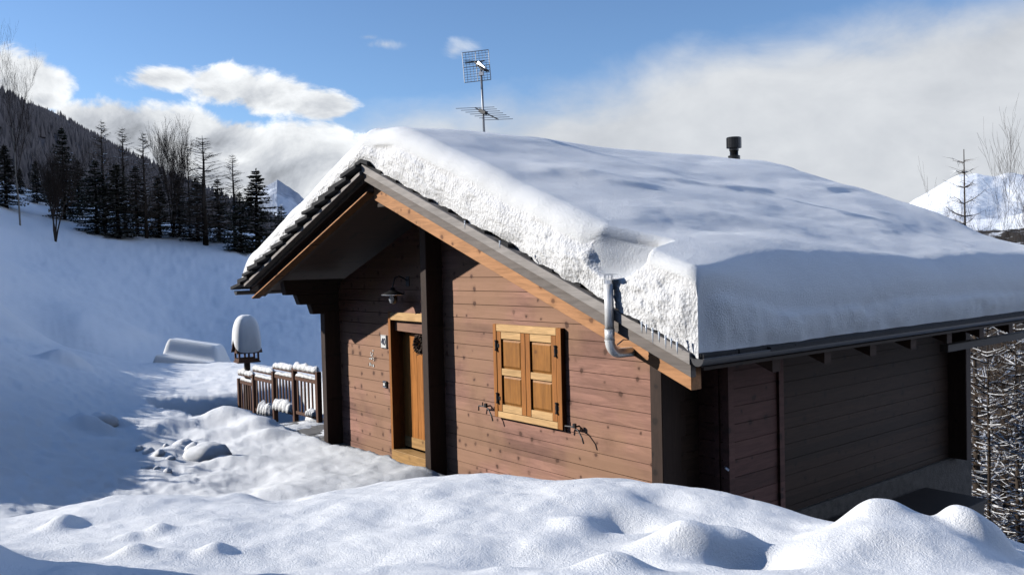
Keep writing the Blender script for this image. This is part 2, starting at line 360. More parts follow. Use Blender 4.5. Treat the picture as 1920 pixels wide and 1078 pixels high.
def zground(u, v, detail=True):
    u = np.asarray(u, float); v = np.asarray(v, float)
    z = tps(u, v)
    r = np.sqrt(u * u + v * v)
    for (bu, bv, h, su, sv, fl_) in BUMPS:
        a = ((u - bu) / su) ** 2 + ((v - bv) / sv) ** 2
        z = z + h * (np.exp(-.3 * np.minimum(a, 30) ** 2) if fl_ else np.exp(-a * .5 - .05 * a * a))
    if detail:
        z = z + fbm(u * .9, v * .9, 4, 3) * .055 * sstep(r, 1, 4) * (1 + 1.6 * sstep(r, 25, 60))
        z = z + fbm(u * 3.1 + 7, v * 3.1, 3, 9) * .022 + fbm(u * 9 + v * 3, v * 14, 2, 13) * .004
        # rough broken snow on the left bank and along the path
        bank = sstep(-u / np.maximum(v, 1), .25, .42) * sstep(v, 7, 9) * (1 - sstep(v, 20, 28))
        path = np.exp(-(((u + 4.2) / 1.3) ** 2 + ((v - 13.2) / 2.2) ** 2))
        z = z + fbm(u * 4, v * 4, 4, 21, .55) * (.045 * bank + .018 * path)
    # dug-out terrace in front of the door
    x = u * RX + v * FX; y = u * RY + v * FY
    ye = np.interp(x, EDGE[:, 0], EDGE[:, 1]) + fbm(x * 2.2, y * 2.2, 3, 5) * .12
    ye = ye - .17
    dig = sstep(y, ye - .05, ye + .11) * sstep(x, -18.9, -18.0) * (1 - sstep(x, -5.9, -5.4)) * (1 - sstep(y, 8.0, 8.9) * (1 - sstep(x, -13.2, -12.7)))
    floor_ = -3.02 - .62 * sstep(-x, 14.6, 19)
    z = np.where(z > floor_, z * (1 - dig) + floor_ * dig, z)
    # keep the snow under the chalet
    inh = sstep(x, -13.2, -12.9) * (1 - sstep(x, -5.6, -5.35)) * sstep(y, 6.4, 6.7) * (1 - sstep(y, 12.5, 12.9))
    z = np.where(inh > 0, np.minimum(z, z * (1 - inh) + -3.05 * inh), z)
    # far out the land drops into the valley
    far = sstep(r, 120, 420); z = z * (1 - far) + (-30 - .02 * r) * far
    return z
def gz(u, v): return float(zground(np.array([u]), np.array([v]))[0])
def gzxy(x, y): return gz(x * RX + y * RY, x * FX + y * FY)

def build_ground():
    a1 = np.radians(np.linspace(-36, 36, 720)); a0 = np.radians(np.linspace(-180, -36, 70)[:-1]); a2 = np.radians(np.linspace(36, 180, 70)[1:-1])
    ang = np.concatenate([a0, a1, a2])
    rr = [0.0, .4, .8, 1.2, 1.6, 2.0, 2.3]
    r = 2.5
    while r < 3000:
        rr.append(r)
        r *= 1.0058 if r < 12 else 1.009 if r < 32 else 1.022 if r < 140 else 1.12
    rr = np.array(rr[1:])
    A, Rr = np.meshgrid(ang, rr)
    U = Rr * np.sin(A); V = Rr * np.cos(A)
    Z = zground(U, V)
    X = U * RX + V * FX; Y = U * RY + V * FY
    verts = np.stack([X, Y, Z], -1).reshape(-1, 3); na = len(ang); nr = len(rr)
    i, j = np.meshgrid(np.arange(nr - 1), np.arange(na), indexing='ij'); j2 = (j + 1) % na
    faces = np.stack([i * na + j, i * na + j2, (i + 1) * na + j2, (i + 1) * na + j], -1).reshape(-1, 4)[:, ::-1]
    c = len(verts); verts = np.vstack([verts, [[0, 0, gz(0, 0)]]])
    o = np_mesh('snow_ground', verts, faces, M['snow'])
    # centre fan
    import bmesh
    bm = bmesh.new(); bm.from_mesh(o.data); bm.verts.ensure_lookup_table()
    cv = bm.verts[c]
    for k in range(na):
        f = bm.faces.new((bm.verts[k], bm.verts[(k + 1) % na], cv)); f.smooth = True
    bmesh.ops.recalc_face_normals(bm, faces=bm.faces[:]) if False else None
    bm.to_mesh(o.data); bm.free()
    return tag(o, kind='structure')
build_ground()

# ------------------------------------------------------------------ chalet
RDX, RDZ, TL, TR = -9.78, 1.32, .363, .390
def roofz(x): return RDZ - (TR * (x - RDX) if x > RDX else TL * (RDX - x))
KR = .965       # the roof was measured in the plane y = 5.45; its true plane is this much nearer
def roofw(x): return KR * roofz(x / KR)
YV, YB = 5.45, 13.3
chalet = thing('chalet', (-9.3, 9.4, -2.85), 'low brown timber chalet with honey shutters, deep snow on its grey-edged roof', 'house')

def rect_minus(x0, x1, holes):
    out = []; c = x0
    for a, b in sorted(holes):
        if b <= c or a >= x1: continue
        if a > c: out.append((c, a))
        c = max(c, b)
    if c < x1: out.append((c, x1))
    return out
# front gable wall, laid plank by plank
w = MB(); PL = .174; zt = -.175
zs = [zt + PL * k for k in range(9, -17, -1)]
for z1 in zs:
    z0 = z1 - PL
    if z0 < -2.87: z0 = -2.87
    if z1 <= z0: continue
    for band in ((z0, z1),):
        zc = (z0 + z1) / 2
        def lim(z):   # roof underside
            zz = z + .40
            return (KR * RDX - max(0, (KR * RDZ - zz) / TL), KR * RDX + max(0, (KR * RDZ - zz) / TR))
        a0, b0 = lim(z0); a1, b1 = lim(z1)
        xl0, xl1 = max(-12.72, a0), max(-12.72, a1); xr0, xr1 = min(-5.6, b0), min(-5.6, b1)
        if xr0 - xl0 < .05: continue
        holes = [(-10.99, -10.0)] if z0 < -.79 and z1 > -2.75 else []
        segs = rect_minus(xl0, xr0, holes)
        d = random.uniform(-.0025, .0025); g = .0035
        for k, (sa, sb) in enumerate(segs):
            pa = xl1 if abs(sa - xl0) < 1e-6 else sa; pb = xr1 if abs(sb - xr0) < 1e-6 else sb
            if pb - pa < .01: continue
            w.prism([(sa, z0 + g), (sb, z0 + g), (pb, z1 - g), (pa, z1 - g)], 'y', 6.5 + d, 6.53)
w.box(-12.7, -10.99, 6.53, 6.62, -2.86, -.9); w.box(-10.0, -5.62, 6.53, 6.62, -2.86, -1.1); w.box(-10.99, -10.0, 6.53, 6.62, -.80, -.5)
w.prism([(-12.7, -.9), (-5.62, -1.1), (-5.62, -.66), (RDX * KR, .86), (-12.7, -.26)], 'y', 6.535, 6.60)
w.build('front_wall', M['wall'], chalet)
# side wall with planks, stone base
w = MB()
for k in range(14):
    z1 = -.55 - PL * k + (-.175 + .55) % PL; z0 = z1 - PL
    w.box(-5.62, -5.56 + random.uniform(-.003, .003), 6.52, 12.7, z0 + .004, z1 - .004)
w.box(-5.68, -5.57, 6.62, 12.7, -2.9, -.55)
w.box(-12.7, -12.6, 6.6, 12.7, -2.9, -.5); w.box(-12.6, -5.68, 12.55, 12.7, -2.9, -.6)
w.prism([(-12.6, -.6), (-5.7, -.6), (RDX, .9)], 'y', 12.56, 12.69)
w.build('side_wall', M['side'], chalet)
w = MB(); w.box(-12.75, -5.50, 6.66, 12.75, -4.9, -2.86)
w.build('stone_base', M['stone'], chalet, bevel=.02)
# wall ends and corner fins
for (x0, x1, y0, y1, z0, z1, lab) in [(-12.79, -12.64, 6.235, 6.6, -2.86, -.70, None), (-9.79, -9.645, 6.245, 6.5, -2.86, .75, None), (-5.714, -5.56, 6.25, 6.6, -3.3, -.62, None), (-5.75, -5.315, 12.16, 12.31, -2.86, -.72, None)]:
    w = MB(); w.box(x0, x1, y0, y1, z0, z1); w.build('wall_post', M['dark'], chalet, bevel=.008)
# stepped eave corbels on the left, purlins
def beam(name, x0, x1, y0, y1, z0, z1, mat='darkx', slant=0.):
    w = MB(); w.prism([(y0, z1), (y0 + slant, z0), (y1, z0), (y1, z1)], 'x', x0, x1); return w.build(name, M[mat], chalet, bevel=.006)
beam('purlin', -12.79, -12.64, 5.56, 6.6, -.42, -.19, slant=.04)
beam('corbel', -12.785, -12.645, 5.77, 6.6, -.58, -.424, slant=.06)
beam('corbel', -12.785, -12.645, 6.0, 6.6, -.74, -.584, slant=.05)
RXX = RDX * KR
beam('purlin', RXX - .085, RXX + .085, 5.47, 12.8, roofw(RXX) - .54, roofw(RXX) - .30)
for x in (-8.56, -8.12): beam('purlin', x - .08, x + .08, 5.82, 6.53, roofw(x) - .62, roofw(x) - .30)
beam('purlin', -6.09, -5.94, 5.88, 6.53, roofw(-6.0) - .60, roofw(-6.0) - .30)
beam('purlin', -5.66, -5.50, 5.92, 12.9, roofw(-5.58) - .66, roofw(-5.58) - .38)
beam('purlin', -4.85, -4.75, 10.4, 12.9, -1.19, -1.10, 'box')

# roof deck, boards, rafters
KS = KR
roof = thing('roof', (-9.3, 9.4, .5), None, None); roof.parent = chalet; roof.location = (0, 0, 3.35)
del_loc = None
def slab(x0, x1, y0, y1, t0, t1):   # follows one slope, t below the roof surface
    return [(x0, roofz(x0) - t1), (x1, roofz(x1) - t1), (x1, roofz(x1) - t0), (x0, roofz(x0) - t0)]
w = MB()
w.prism(slab(-14.0, RDX, 0, 0, .10, .16), 'y', 5.56, 13.25); w.prism(slab(RDX, -4.52, 0, 0, .10, .16), 'y', 5.56, 13.25)
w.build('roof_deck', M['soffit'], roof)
def barge(x0, x1, y0, y1, t0, t1, name, mat):
    w = MB(); w.prism(slab(x0, x1, 0, 0, t0, t1), 'y', y0, y1); return w.build(name, M[mat], roof, bevel=.004)
barge(RDX - .0, -4.50, YV - .05, YV + .06, .022, .118, 'bargeboard', 'grey')
barge(RDX + .0, -4.52, YV - .012, YV + .05, .121, .232, 'bargeboard', 'grey2')
barge(-13.78, RDX - .004, YV - .075, YV + .06, .108, .158, 'bargeboard', 'grey')
barge(-13.72, RDX - .004, YV + .03, YV + .06, .153, .20, 'bargeboard', 'grey2')
barge(-13.80, RDX - .12, 5.63, 5.75, .165, .32, 'rafter', 'darkx')  # bargeboard's shadow put into the colour; the right rafter stays orange
barge(-13.83, RDX - .10, 5.52, 5.66, .318, .342, 'sunlit_edge_strip', 'rafter')  # strip added to show the left rafter's sunlit lower edge
barge(RDX - .085, -4.67, 5.62, 5.75, .165, .43, 'rafter', 'rafter')
barge(RDX, -4.52, 13.2, 13.3, .06, .24, 'bargeboard', 'grey')
for k, y in enumerate([6.75, 7.6, 8.45, 9.3, 10.15, 11.0, 11.85, 12.7]):
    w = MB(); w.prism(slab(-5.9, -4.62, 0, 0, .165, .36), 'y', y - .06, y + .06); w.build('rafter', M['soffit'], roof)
# fascia behind gutter
w = MB(); w.box(-4.545, -4.52, 5.6, 13.2, roofz(-4.5) - .18, roofz(-4.5) - .07); w.build('fascia', M['darkx'], roof)

# stone tiles: overlapping courses
def tiles(side):
    w = MB(); xe = -14.16 if side < 0 else -4.46; T = TL if side < 0 else TR
    ln = abs(xe - RDX); nrow = 15 if side < 0 else 15; sp = ln / nrow
    for k in range(nrow):
        d0 = sp * k; d1 = sp * (k + 1) + (.20 if side < 0 else .14)
        y = YV - .03
        yend = YB
        while y < yend:
            wd = random.uniform(.28, .5); y1 = min(y + wd, yend)
            yo = (random.uniform(-.14, -.07) if side < 0 else random.uniform(-.025, .02)) if y < YV else 0
            th = random.uniform(.04, .065) if side < 0 else random.uniform(.025, .04); lift = random.uniform(0, .012); ex = random.uniform(-.03, .03)
            ex += random.uniform(-.05, .05) if side < 0 else 0; a = RDX + side * d0; b = RDX + side * (d1 + ex - .05)
            za = roofz(a) - (.05 if side < 0 else .065) if k else roofz(a) - .03; zb = RDZ - T * (d1 + ex - .05) + (.028 if side < 0 else .012) + lift
            pts = [(a, za - th * .8), (b, zb - th), (b, zb), (a, za)]
            if side < 0: pts = pts[::-1]
            w.prism(pts, 'y', y + yo + .004, y1 - .004)
            y = y1
            if y > YV + 1.2 and y < YB - .8: # the middle lies under snow: one long stone is enough
                y1 = YB - .7; w.prism(pts, 'y', y + .004, y1 - .004); y = y1
    return w.build('roof_tiles', M['slate'], roof)
tiles(-1); tiles(1)
# small ridge stones at the front of the ridge
w = MB()
for k in range(5): 
    y = YV - .06 + k * .3; w.prism([(RDX - .17, RDZ - .045), (RDX, RDZ + .0), (RDX + .17, RDZ - .05), (RDX + .16, RDZ - .0), (RDX, RDZ + .045), (RDX - .16, RDZ + .005)], 'y', y, y + .29)
w.build('ridge_tiles', M['slate'], roof)
# gutters: half-round troughs
def gutter(xc, zc, y0, y1, r=.062, cap=True):
    w = MB(); n = 12; vs = []; fs = []
    for y in (y0, y1):
        for rr in (r, r - .007):
            for j in range(n + 1):
                t = PI + PI * j / n; vs.append((xc + rr * math.cos(t), y, zc + rr * math.sin(t)))
    m = n + 1
    for j in range(n):
        fs += [(j, j + 1, 2 * m + j + 1, 2 * m + j), (m + j + 1, m + j, 3 * m + j, 3 * m + j + 1)]
    fs += [(0, 2 * m, 3 * m, m), (m - 1, 2 * m - 1, 4 * m - 1, 3 * m - 1)]
    w.add(vs, fs, sm=True)
    if cap:
        for y in (y0, y1 - .004):
            vs = [(xc + r * math.cos(PI + PI * j / n), yy, zc + r * math.sin(PI + PI * j / n)) for yy in (y, y + .004) for j in range(n + 1)]
            w.add(vs, [tuple(range(n + 1)), tuple(range(2 * n + 1, n, -1))] + [(j, j + n + 1, j + n + 2, j + 1) for j in range(n)])
        w.tube([(xc - r, y0, zc), (xc - r, y1, zc)], .008, 6); w.tube([(xc + r, y0, zc), (xc + r, y1, zc)], .008, 6)
    return w.build('gutter', M['gutter'], roof)
gutter(-4.425, -.80, 5.40, 13.3); gutter(-14.22, -.37, 5.40, 13.3)
# metal chimney
cx, cy = -9.72, 13.0
ch = MB(); ch.lathe((cx, cy, 1.0), [(.075, 0), (.075, .97), (.07, .97)], 20, sm=True); ch = ch.build('chimney', M['chim'], roof)
for nm, z0, prof in (('cowl', 1.93, [(.085, 0), (.085, .05), (.135, .052), (.135, .235), (.12, .245)]), ('collar', 1.5, [(.108, 0), (.108, .34), (.08, .35)])):
    w = MB(); w.lathe((cx, cy, z0), prof, 20, sm=False); o = w.build(nm, M['chim'], roof, smooth=None)

KS = 1.
# window shutters
def holder(name, parent):
    o = bpy.data.objects.new(name, None); COL.objects.link(o); o.parent = parent; o.empty_display_size = .05; return o
def onebox(name, mat, parent, *b, bevel=.004):
    q = MB(); q.box(*b); return q.build(name, M[mat], parent, bevel=bevel)
x0, x1, z0, z1 = -8.466, -7.205, -1.898, -.750
t = .085
win = holder('window_frame', chalet)
onebox('stile', 'honey', win, x0, x0 + t * .8, 6.435, 6.5, z0, z1); onebox('stile', 'honey', win, x1 - t, x1, 6.435, 6.5, z0, z1)
onebox('frame_rail', 'pale', win, x0 + t * .8, x1 - t, 6.437, 6.5, z1 - .085, z1); onebox('frame_rail', 'pale', win, x0 + t * .8, x1 - t, 6.437, 6.5, z0, z0 + .075)
xm = (x0 + x1) / 2 - .01
for (a, b) in ((x0 + t * .8 + .004, xm - .002), (xm + .002, x1 - t - .004)):
    ys = 6.44; st = .085; za, zb = z0 + .08, z1 - .09
    sh = holder('shutter', chalet); zm = (za + zb) / 2
    onebox('stile', 'honey', sh, a, a + st, ys, ys + .04, za, zb); onebox('stile', 'honey', sh, b - st, b, ys, ys + .04, za, zb)
    for (q0, q1) in ((za, za + .085), (zm - .04, zm + .04), (zb - .085, zb)): onebox('cross_rail', 'pale', sh, a + st, b - st, ys + .0015, ys + .039, q0, q1, bevel=.003)
    for (q0, q1) in ((za + .085, zm - .04), (zm + .04, zb - .085)):
        s = MB(); s.box(a + st, b - st, ys + .028, ys + .036, q0, q1)
        i = .035
        p = [(a + st + .008, ys + .028, q0 + .008), (b - st - .008, ys + .028, q0 + .008), (b - st - .008, ys + .028, q1 - .008), (a + st + .008, ys + .028, q1 - .008),
             (a + st + i, ys + .012, q0 + i), (b - st - i, ys + .012, q0 + i), (b - st - i, ys + .012, q1 - i), (a + st + i, ys + .012, q1 - i)]
        s.add(p, [(4, 5, 6, 7), (0, 1, 5, 4), (1, 2, 6, 5), (2, 3, 7, 6), (3, 0, 4, 7)])
        s.build('panel', M['honeyp'], sh)
    hx = a if a < xm - .2 else b
    for hz in (zb - .17, za + .16):
        s = MB(); s.tube([(hx, ys - .012, hz - .05), (hx, ys - .012, hz + .05)], .014, 8); s.box(hx - .03, hx + .045 if hx == a else hx + .03, ys - .008, ys - .0005, hz - .022, hz + .022)
        s.tube([(hx, ys - .012, hz - .065), (hx, ys - .012, hz - .05)], .02, 8); s.tube([(hx, ys - .012, hz + .05), (hx, ys - .012, hz + .065)], .02, 8)
        s.build('hinge', M['black'], sh)
# shutter holdbacks
for bx, bz in ((-8.63, -1.82), (-7.0, -1.86)):
    s = MB(); s.tube([(bx, 6.5, bz + .03), (bx, 6.42, bz + .03)], .01, 6)
    s.tube([(bx - .16, 6.43, bz - .04), (bx - .15, 6.425, bz + .02), (bx, 6.42, bz + .03), (bx + .07, 6.415, bz + .0), (bx + .15, 6.40, bz - .075), (bx + .17, 6.40, bz - .13)], .010, 6)
    s.box(bx - .004, bx + .03, 6.40, 6.43, bz + .02, bz + .07); s.tube([(bx - .06, 6.42, bz + .03), (bx - .06, 6.42, bz + .075)], .008, 6)
    s.build('shutter_stay', M['black'], chalet)

# door
df = holder('door_frame', chalet)
onebox('jamb', 'honey', df, -11.04, -10.975, 6.462, 6.6, -2.73, -.675); onebox('jamb', 'honey', df, -10.005, -9.94, 6.462, 6.6, -2.73, -.675)
onebox('frame_head', 'pale', df, -10.975, -10.005, 6.464, 6.6, -.795, -.68)
onebox('reveal', 'honey', df, -10.985, -10.975, 6.6, 6.67, -2.70, -.79, bevel=0); onebox('reveal', 'honey', df, -10.005, -9.995, 6.6, 6.67, -2.70, -.79, bevel=0)
s = MB(); nb = 13; xw = .97 / nb
for k in range(nb):
    a = -10.975 + xw * k; s.box(a + .002, a + xw - .002, 6.664 + (.002 if k % 2 else 0), 6.69, -2.52, -.80)
s.box(-10.975, -10.005, 6.672, 6.70, -2.68, -.80)
door = s.build('door', M['door'], chalet)
s = MB(); s.box(-10.97, -10.01, 6.655, 6.69, -2.67, -2.52); s.build('kick_board', M['kick'], door)
s = MB(); s.tube([(-10.08, 6.664, -1.72), (-10.08, 6.61, -1.72), (-10.18, 6.61, -1.72)], .011, 8); s.box(-10.10, -10.06, 6.655, 6.664, -1.80, -1.62); s.build('handle', M['steel'], door)
s = MB(); s.box(-11.0, -9.93, 6.44, 6.66, -2.86, -2.70); s.build('doorstep', M['kick'], chalet, bevel=.006)

# closet box on the side wall
s = MB()
for k in range(15):
    z1 = -.58 - .174 * k; z0_ = z1 - .174
    if z1 < -3.0: break
    s.box(-5.555, -5.19, 6.78 + random.uniform(-.002, .002), 6.80, z0_ + .004, z1 - .004); s.box(-5.21, -5.19 + random.uniform(-.002, .002), 6.82, 7.60, z0_ + .004, z1 - .004)
s.box(-5.555, -5.205, 6.80, 7.60, -3.3, -.6)
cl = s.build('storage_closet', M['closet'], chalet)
for (a, b, c, d) in ((-5.235, -5.165, 6.755, 6.80), (-5.19, -5.165, 6.80, 6.84), (-5.19, -5.16, 7.58, 7.66), (-5.34, -5.29, 6.76, 6.785)):
    s = MB(); s.box(a, b, c, d, -3.3, -.55); s.build('corner_batten', M['closet'], cl)
s = MB(); s.tube([(-5.215, 6.75, -2.02), (-5.19, 6.73, -2.03), (-5.17, 6.75, -2.05)], .012, 6); s.build('latch', M['steel'], cl)

# white flue pipe beside the verge
KS = KR
fx, fy = -5.352, 5.355
el = [(fx, fy, -.695)]
for k in range(9):
    t = PI / 2 * k / 8; el.append((fx, fy + .12 - .12 * math.cos(t), -.70 - .12 * math.sin(t)))
el += [(fx, fy + .35, -.822), (fx, fy + .95, -.822)]
s = MB(); s.tube([(fx, fy, -.60), (fx, fy, -.205)], .041, 20, sm=True)
fl = s.build('flue_pipe', M['flue'], chalet)
s = MB(); s.tube(el, .044, 20, sm=True); s.build('elbow', M['flue'], fl)
s = MB(); s.tube([(fx, fy, -.60), (fx, fy, -.70)], .0445, 20, sm=True); s.tube([(fx, fy, -.608), (fx, fy, -.60)], .0475, 20); s.tube([(fx, fy, -.705), (fx, fy, -.695)], .048, 20); s.build('sleeve', M['flue'], fl)
s = MB(); s.tube([(fx, fy, -.205), (fx, fy, -.17)], .04, 16)
for k in range(8): s.tube([(fx + .036 * math.cos(k * PI / 4), fy + .036 * math.sin(k * PI / 4), -.175), (fx + .036 * math.cos(k * PI / 4), fy + .036 * math.sin(k * PI / 4), -.125)], .005, 5)
s.lathe((fx, fy, -.128), [(.085, .0), (.085, .006), (.02, .012)], 20); s.build('cap', M['steel'], fl)
s = MB(); s.tube([(fx + .04, fy + .05, -.74), (fx + .05, fy + .12, -.70), (fx + .05, fy + .2, -.71), (fx + .05, fy + .26, -.62)], .006, 6); s.build('bracket', M['steel'], fl)

# ------------------------------------------------------------------ snow on the roof
def dome_edge(d, r):  # drop below full thickness near an edge
    d = np.clip(d, 0, r); return r - np.sqrt(np.maximum(r * r - (r - d) ** 2, 0))
def build_roof_snow():
    xL, xR = -14.14, -4.44
    xs = np.unique(np.concatenate([np.linspace(xL, xL + .5, 24), np.linspace(xL + .5, -6.4, 150), np.linspace(-6.4, -4.9, 76), np.linspace(-4.9, xR, 46)]))
    nx = len(xs); ny = 250; t = np.linspace(0, 1, ny) ** 1.7
    rz = RDZ - np.where(xs > RDX, TR * (xs - RDX), TL * (RDX - xs))
    def thick(x, y):
        T = np.where(x > RDX, .66, .44 + 0 * x)
        k = sstep(x, RDX - .5, RDX + .9); T = .43 * (1 - k) + .66 * k
        T = T - .05 * np.exp(-((x - RDX) / .5) ** 2)
        # wind-made waves
        T = T + .085 * fbm(x * .75 + 3, y * .42, 3, 31, .42) + .014 * fbm(x * 2.0, y * 1.1, 3, 41) + .003 * fbm(x * 9, y * 7, 3, 43)
        wx = x + .30 * fbm(x * .8, y * .7, 3, 47) + .10 * fbm(x * 2.4, y * 2.0, 3, 48)
        for (px, py, h, sx, sy) in [(1090, 335, .07, .17, .40), (1180, 352, .055, .16, .36), (1285, 345, .045, .14, .42), (1395, 350, .055, .15, .5), (1560, 358, .045, .14, .55),
                                    (1230, 410, .03, .25, .5), (1420, 415, .035, .25, .8), (1650, 420, .03, .22, .9), (1500, 318, .02, .2, .8), (1250, 300, .02, .2, .7), (1330, 440, -.04, .3, .6)]:
            d = ray(px, py); c_ = RDZ + .66 + TR * RDX; k_ = c_ / (d[2] + TR * d[0]); bx, by = d[0] * k_ - .14, d[1] * k_
            q = (wx - bx) / sx; q = np.where(q > 0, q * 1.5, q * .6)
            T = T + h * np.exp(-.5 * (q ** 2 + ((y - by + .25 * (x - bx)) / sy) ** 2))
        return T
    def niche(x, z):
        q = (x + 5.84 + .03 * fbm(z * 4, x * 4, 2, 57)) / .88      # gentle on the left, steep on the right
        e = sstep(q, .0, .80) * (1 - sstep(q, .84, 1.0))
        lo = -.17 + .16 * np.clip(np.abs((x + 5.34) / .36), 0, 1.3) ** 2
        s_ = np.clip((z - lo) / .40, 0, 1)
        return np.maximum(.44 * e * np.sqrt(np.clip(1 - (1 - s_) ** 2, 0, 1)) * (1 + .07 * fbm(x * 3.5, z * 5, 3, 59)), 0)
    yf = YV + .0 + .03 * fbm(xs * 1.3, xs * 0 + 2, 3, 51)
    ztop0 = rz + thick(xs, yf)
    yfn = yf + niche(xs, ztop0)
    X = np.repeat(xs[None], ny, 0)
    Y = yfn[None] + (YB + .02 - yfn[None]) * t[:, None]
    T = thick(X, Y)
    dF = Y - yfn[None]; rF = (.24 - .13 * np.maximum(sstep(niche(xs, ztop0), .0, .12), sstep(xs, -5.2, -4.95)))[None]
    dB = YB + .02 - Y; dR = xR - X; dL = X - xL
    T = T - dome_edge(dF, np.broadcast_to(rF, Y.shape)) * .95 - dome_edge(dB, .25) * .9 - dome_edge(dR, .12 + .24 * sstep(Y, YV + .15, YV + 1.3)) * .92 - dome_edge(dL, .38) * 1.0
    T = np.maximum(T, .05)
    Z = rz[None] + T
    # slope-to-gutter: the last centimetres overhang a little
    top = np.stack([X, Y, Z], -1)
    verts = [top.reshape(-1, 3)]; faces = []; mi = []
    i, j = np.meshgrid(np.arange(ny - 1), np.arange(nx - 1), indexing='ij')
    faces.append(np.stack([i * nx + j, i * nx + j + 1, (i + 1) * nx + j + 1, (i + 1) * nx + j], -1).reshape(-1, 4)); mi.append(np.zeros(faces[-1].shape[0]))
    base = ny * nx
    def skirt(edge, nrm, nrow, mat, fn=None, flip=False, zb=None):
        nonlocal base
        m = len(edge); zb_ = zb
        rows = []
        for k in range(nrow + 1):
            s_ = k / nrow
            p = edge.copy(); p[:, 2] = edge[:, 2] * (1 - s_) + zb_ * s_
            if k: p = fn(p, s_)
            rows.append(p)
        V = np.concatenate(rows[1:]); first = None
        vv = np.concatenate(rows); verts.append(vv)
        i, j = np.meshgrid(np.arange(nrow), np.arange(m - 1), indexing='ij')
        f = np.stack([base + i * m + j, base + (i + 1) * m + j, base + (i + 1) * m + j + 1, base + i * m + j + 1], -1).reshape(-1, 4)
        if flip: f = f[:, ::-1]
        ms = np.full(len(f), mat)
        if mat == 1 and nrow == 34:
            c4 = vv[f - base].mean(1); ms[niche(c4[:, 0], c4[:, 2]) > .06] = 0
        faces.append(f); mi.append(ms); base += len(vv)
    def front(p, s_):
        x, z = p[:, 0], p[:, 2]
        n = niche(x, z)
        y = yf + n
        rough = (.022 * fbm((x + z * .8) * 16, (z - x * .7) * 9, 3, 61, .6) + .018 * fbm(x * 5, z * 6, 3, 62) + .05 * fbm(x * 1.6, z * 1.8, 2, 63)) * sstep(xR - x, .02, .2)
        edge_bulge = -.035 * math.sin(PI * s_) * sstep(xR - x, .0, .15)
        k = min(1, s_ * 5)
        p = p.copy(); p[:, 1] = y + (rough * (n < .05) + edge_bulge) * k + .015 * s_ * sstep(xR - x, 0, .1)
        return p
    zb_front = rz - .0 + .04 * fbm(xs * 5, xs * 0, 3, 71) * sstep(xR - xs, 0, .2) - .045 * (1 - sstep(xR - xs, 0, .2))
    skirt(top[0], None, 34, 1, front, False, zb_front)
    def right(p, s_):
        p = p.copy(); y, z = p[:, 1], p[:, 2]; k = min(1, s_ * 4)
        p[:, 0] += (.03 * math.sin(PI * min(1, s_ * 1.1)) + .03 * fbm(y * 1.2, z * 2, 3, 81) + .012 * fbm(y * 6, z * 6, 2, 83)) * k * sstep(y - YV, .0, .3)
        return p
    skirt(top[:, -1], None, 16, 0, right, False, np.full(ny, rz[-1] - .045))
    def left(p, s_):
        p = p.copy(); y, z = p[:, 1], p[:, 2]; p[:, 0] += -.02 * math.sin(PI * s_) + .02 * fbm(y * 2, z * 3, 2, 91) * min(1, s_ * 4); return p
    skirt(top[:, 0], None, 8, 0, left, True, np.full(ny, rz[0] - .07))
    skirt(top[-1], None, 8, 1, lambda p, s_: p, True, rz - .01)
    V = np.concatenate(verts); F = np.concatenate(faces)
    o = np_mesh('roof_snow', V, F, [M['roofsnow'], M['snowcut']], np.concatenate(mi))
    # weld skirts to the top so that shading runs over the edge
    import bmesh
    bm = bmesh.new(); bm.from_mesh(o.data); bmesh.ops.remove_doubles(bm, verts=bm.verts, dist=.0004); bm.to_mesh(o.data); bm.free()
    return tag(o, 'thick wind-smoothed snow blanket with a torn white front edge lying on the chalet roof', 'roof snow')
build_roof_snow()
for k, (ix, ln) in enumerate([(-4.98, .07), (-4.93, .05), (-4.86, .10), (-4.79, .06), (-4.72, .08), (-4.66, .05), (-4.60, .07), (-6.9, .05), (-7.5, .06)]):
    zz = roofz(ix) + .0; q = MB(); q.tube([(ix * KR, (YV - .085) * KR, zz * KR + .03), (ix * KR, (YV - .086) * KR, zz * KR - ln * .5), (ix * KR + .003, (YV - .086) * KR, zz * KR - ln)], [.009, .006, .001], 6, sm=True)
    tag(q.build('icicle', M['ice']), 'thin icicle hanging from the torn snow edge over the grey gable board', 'icicle', 'icicles under the front snow edge')
# hole in the snow round the chimney is left as it is: the snow meets the pipe

KS = 1.
# ------------------------------------------------------------------ things on the chalet
# wall lamp
lx, ly, lz = -10.53, 6.257, -.40
lamp = thing('wall_lamp', (lx, 6.5, lz + .1), 'dark enamel dish lamp on a curved arm above the door', 'lamp')
s = MB(); s.tube([(lx + .02, 6.5, lz + .17), (lx + .02, 6.44, lz + .21), (lx, 6.36, lz + .25), (lx, 6.29, lz + .22), (lx, ly, lz + .12), (lx, ly, lz + .06)], .009, 8, sm=True); s.box(lx - .02, lx + .06, 6.485, 6.5, lz + .1, lz + .24); s.build('arm', M['black'], lamp)
s = MB(); s.lathe((lx, ly, lz), [(.03, .09), (.035, .05), (.08, .035), (.16, -.0), (.165, -.012), (.15, -.008), (.05, .02)], 28, sm=True); s.build('shade', M['black'], lamp)
s = MB(); s.lathe((lx, ly, lz), [(.162, -.016), (.167, -.012), (.167, -.008), (.162, -.006)], 28); s.build('rim', M['steel'], lamp)
s = MB(); s.lathe((lx, ly, lz - .14), [(.01, 0), (.045, .015), (.06, .06), (.055, .12), (.04, .16)], 18, sm=True); s.build('bulb_glass', M['glass'], lamp)
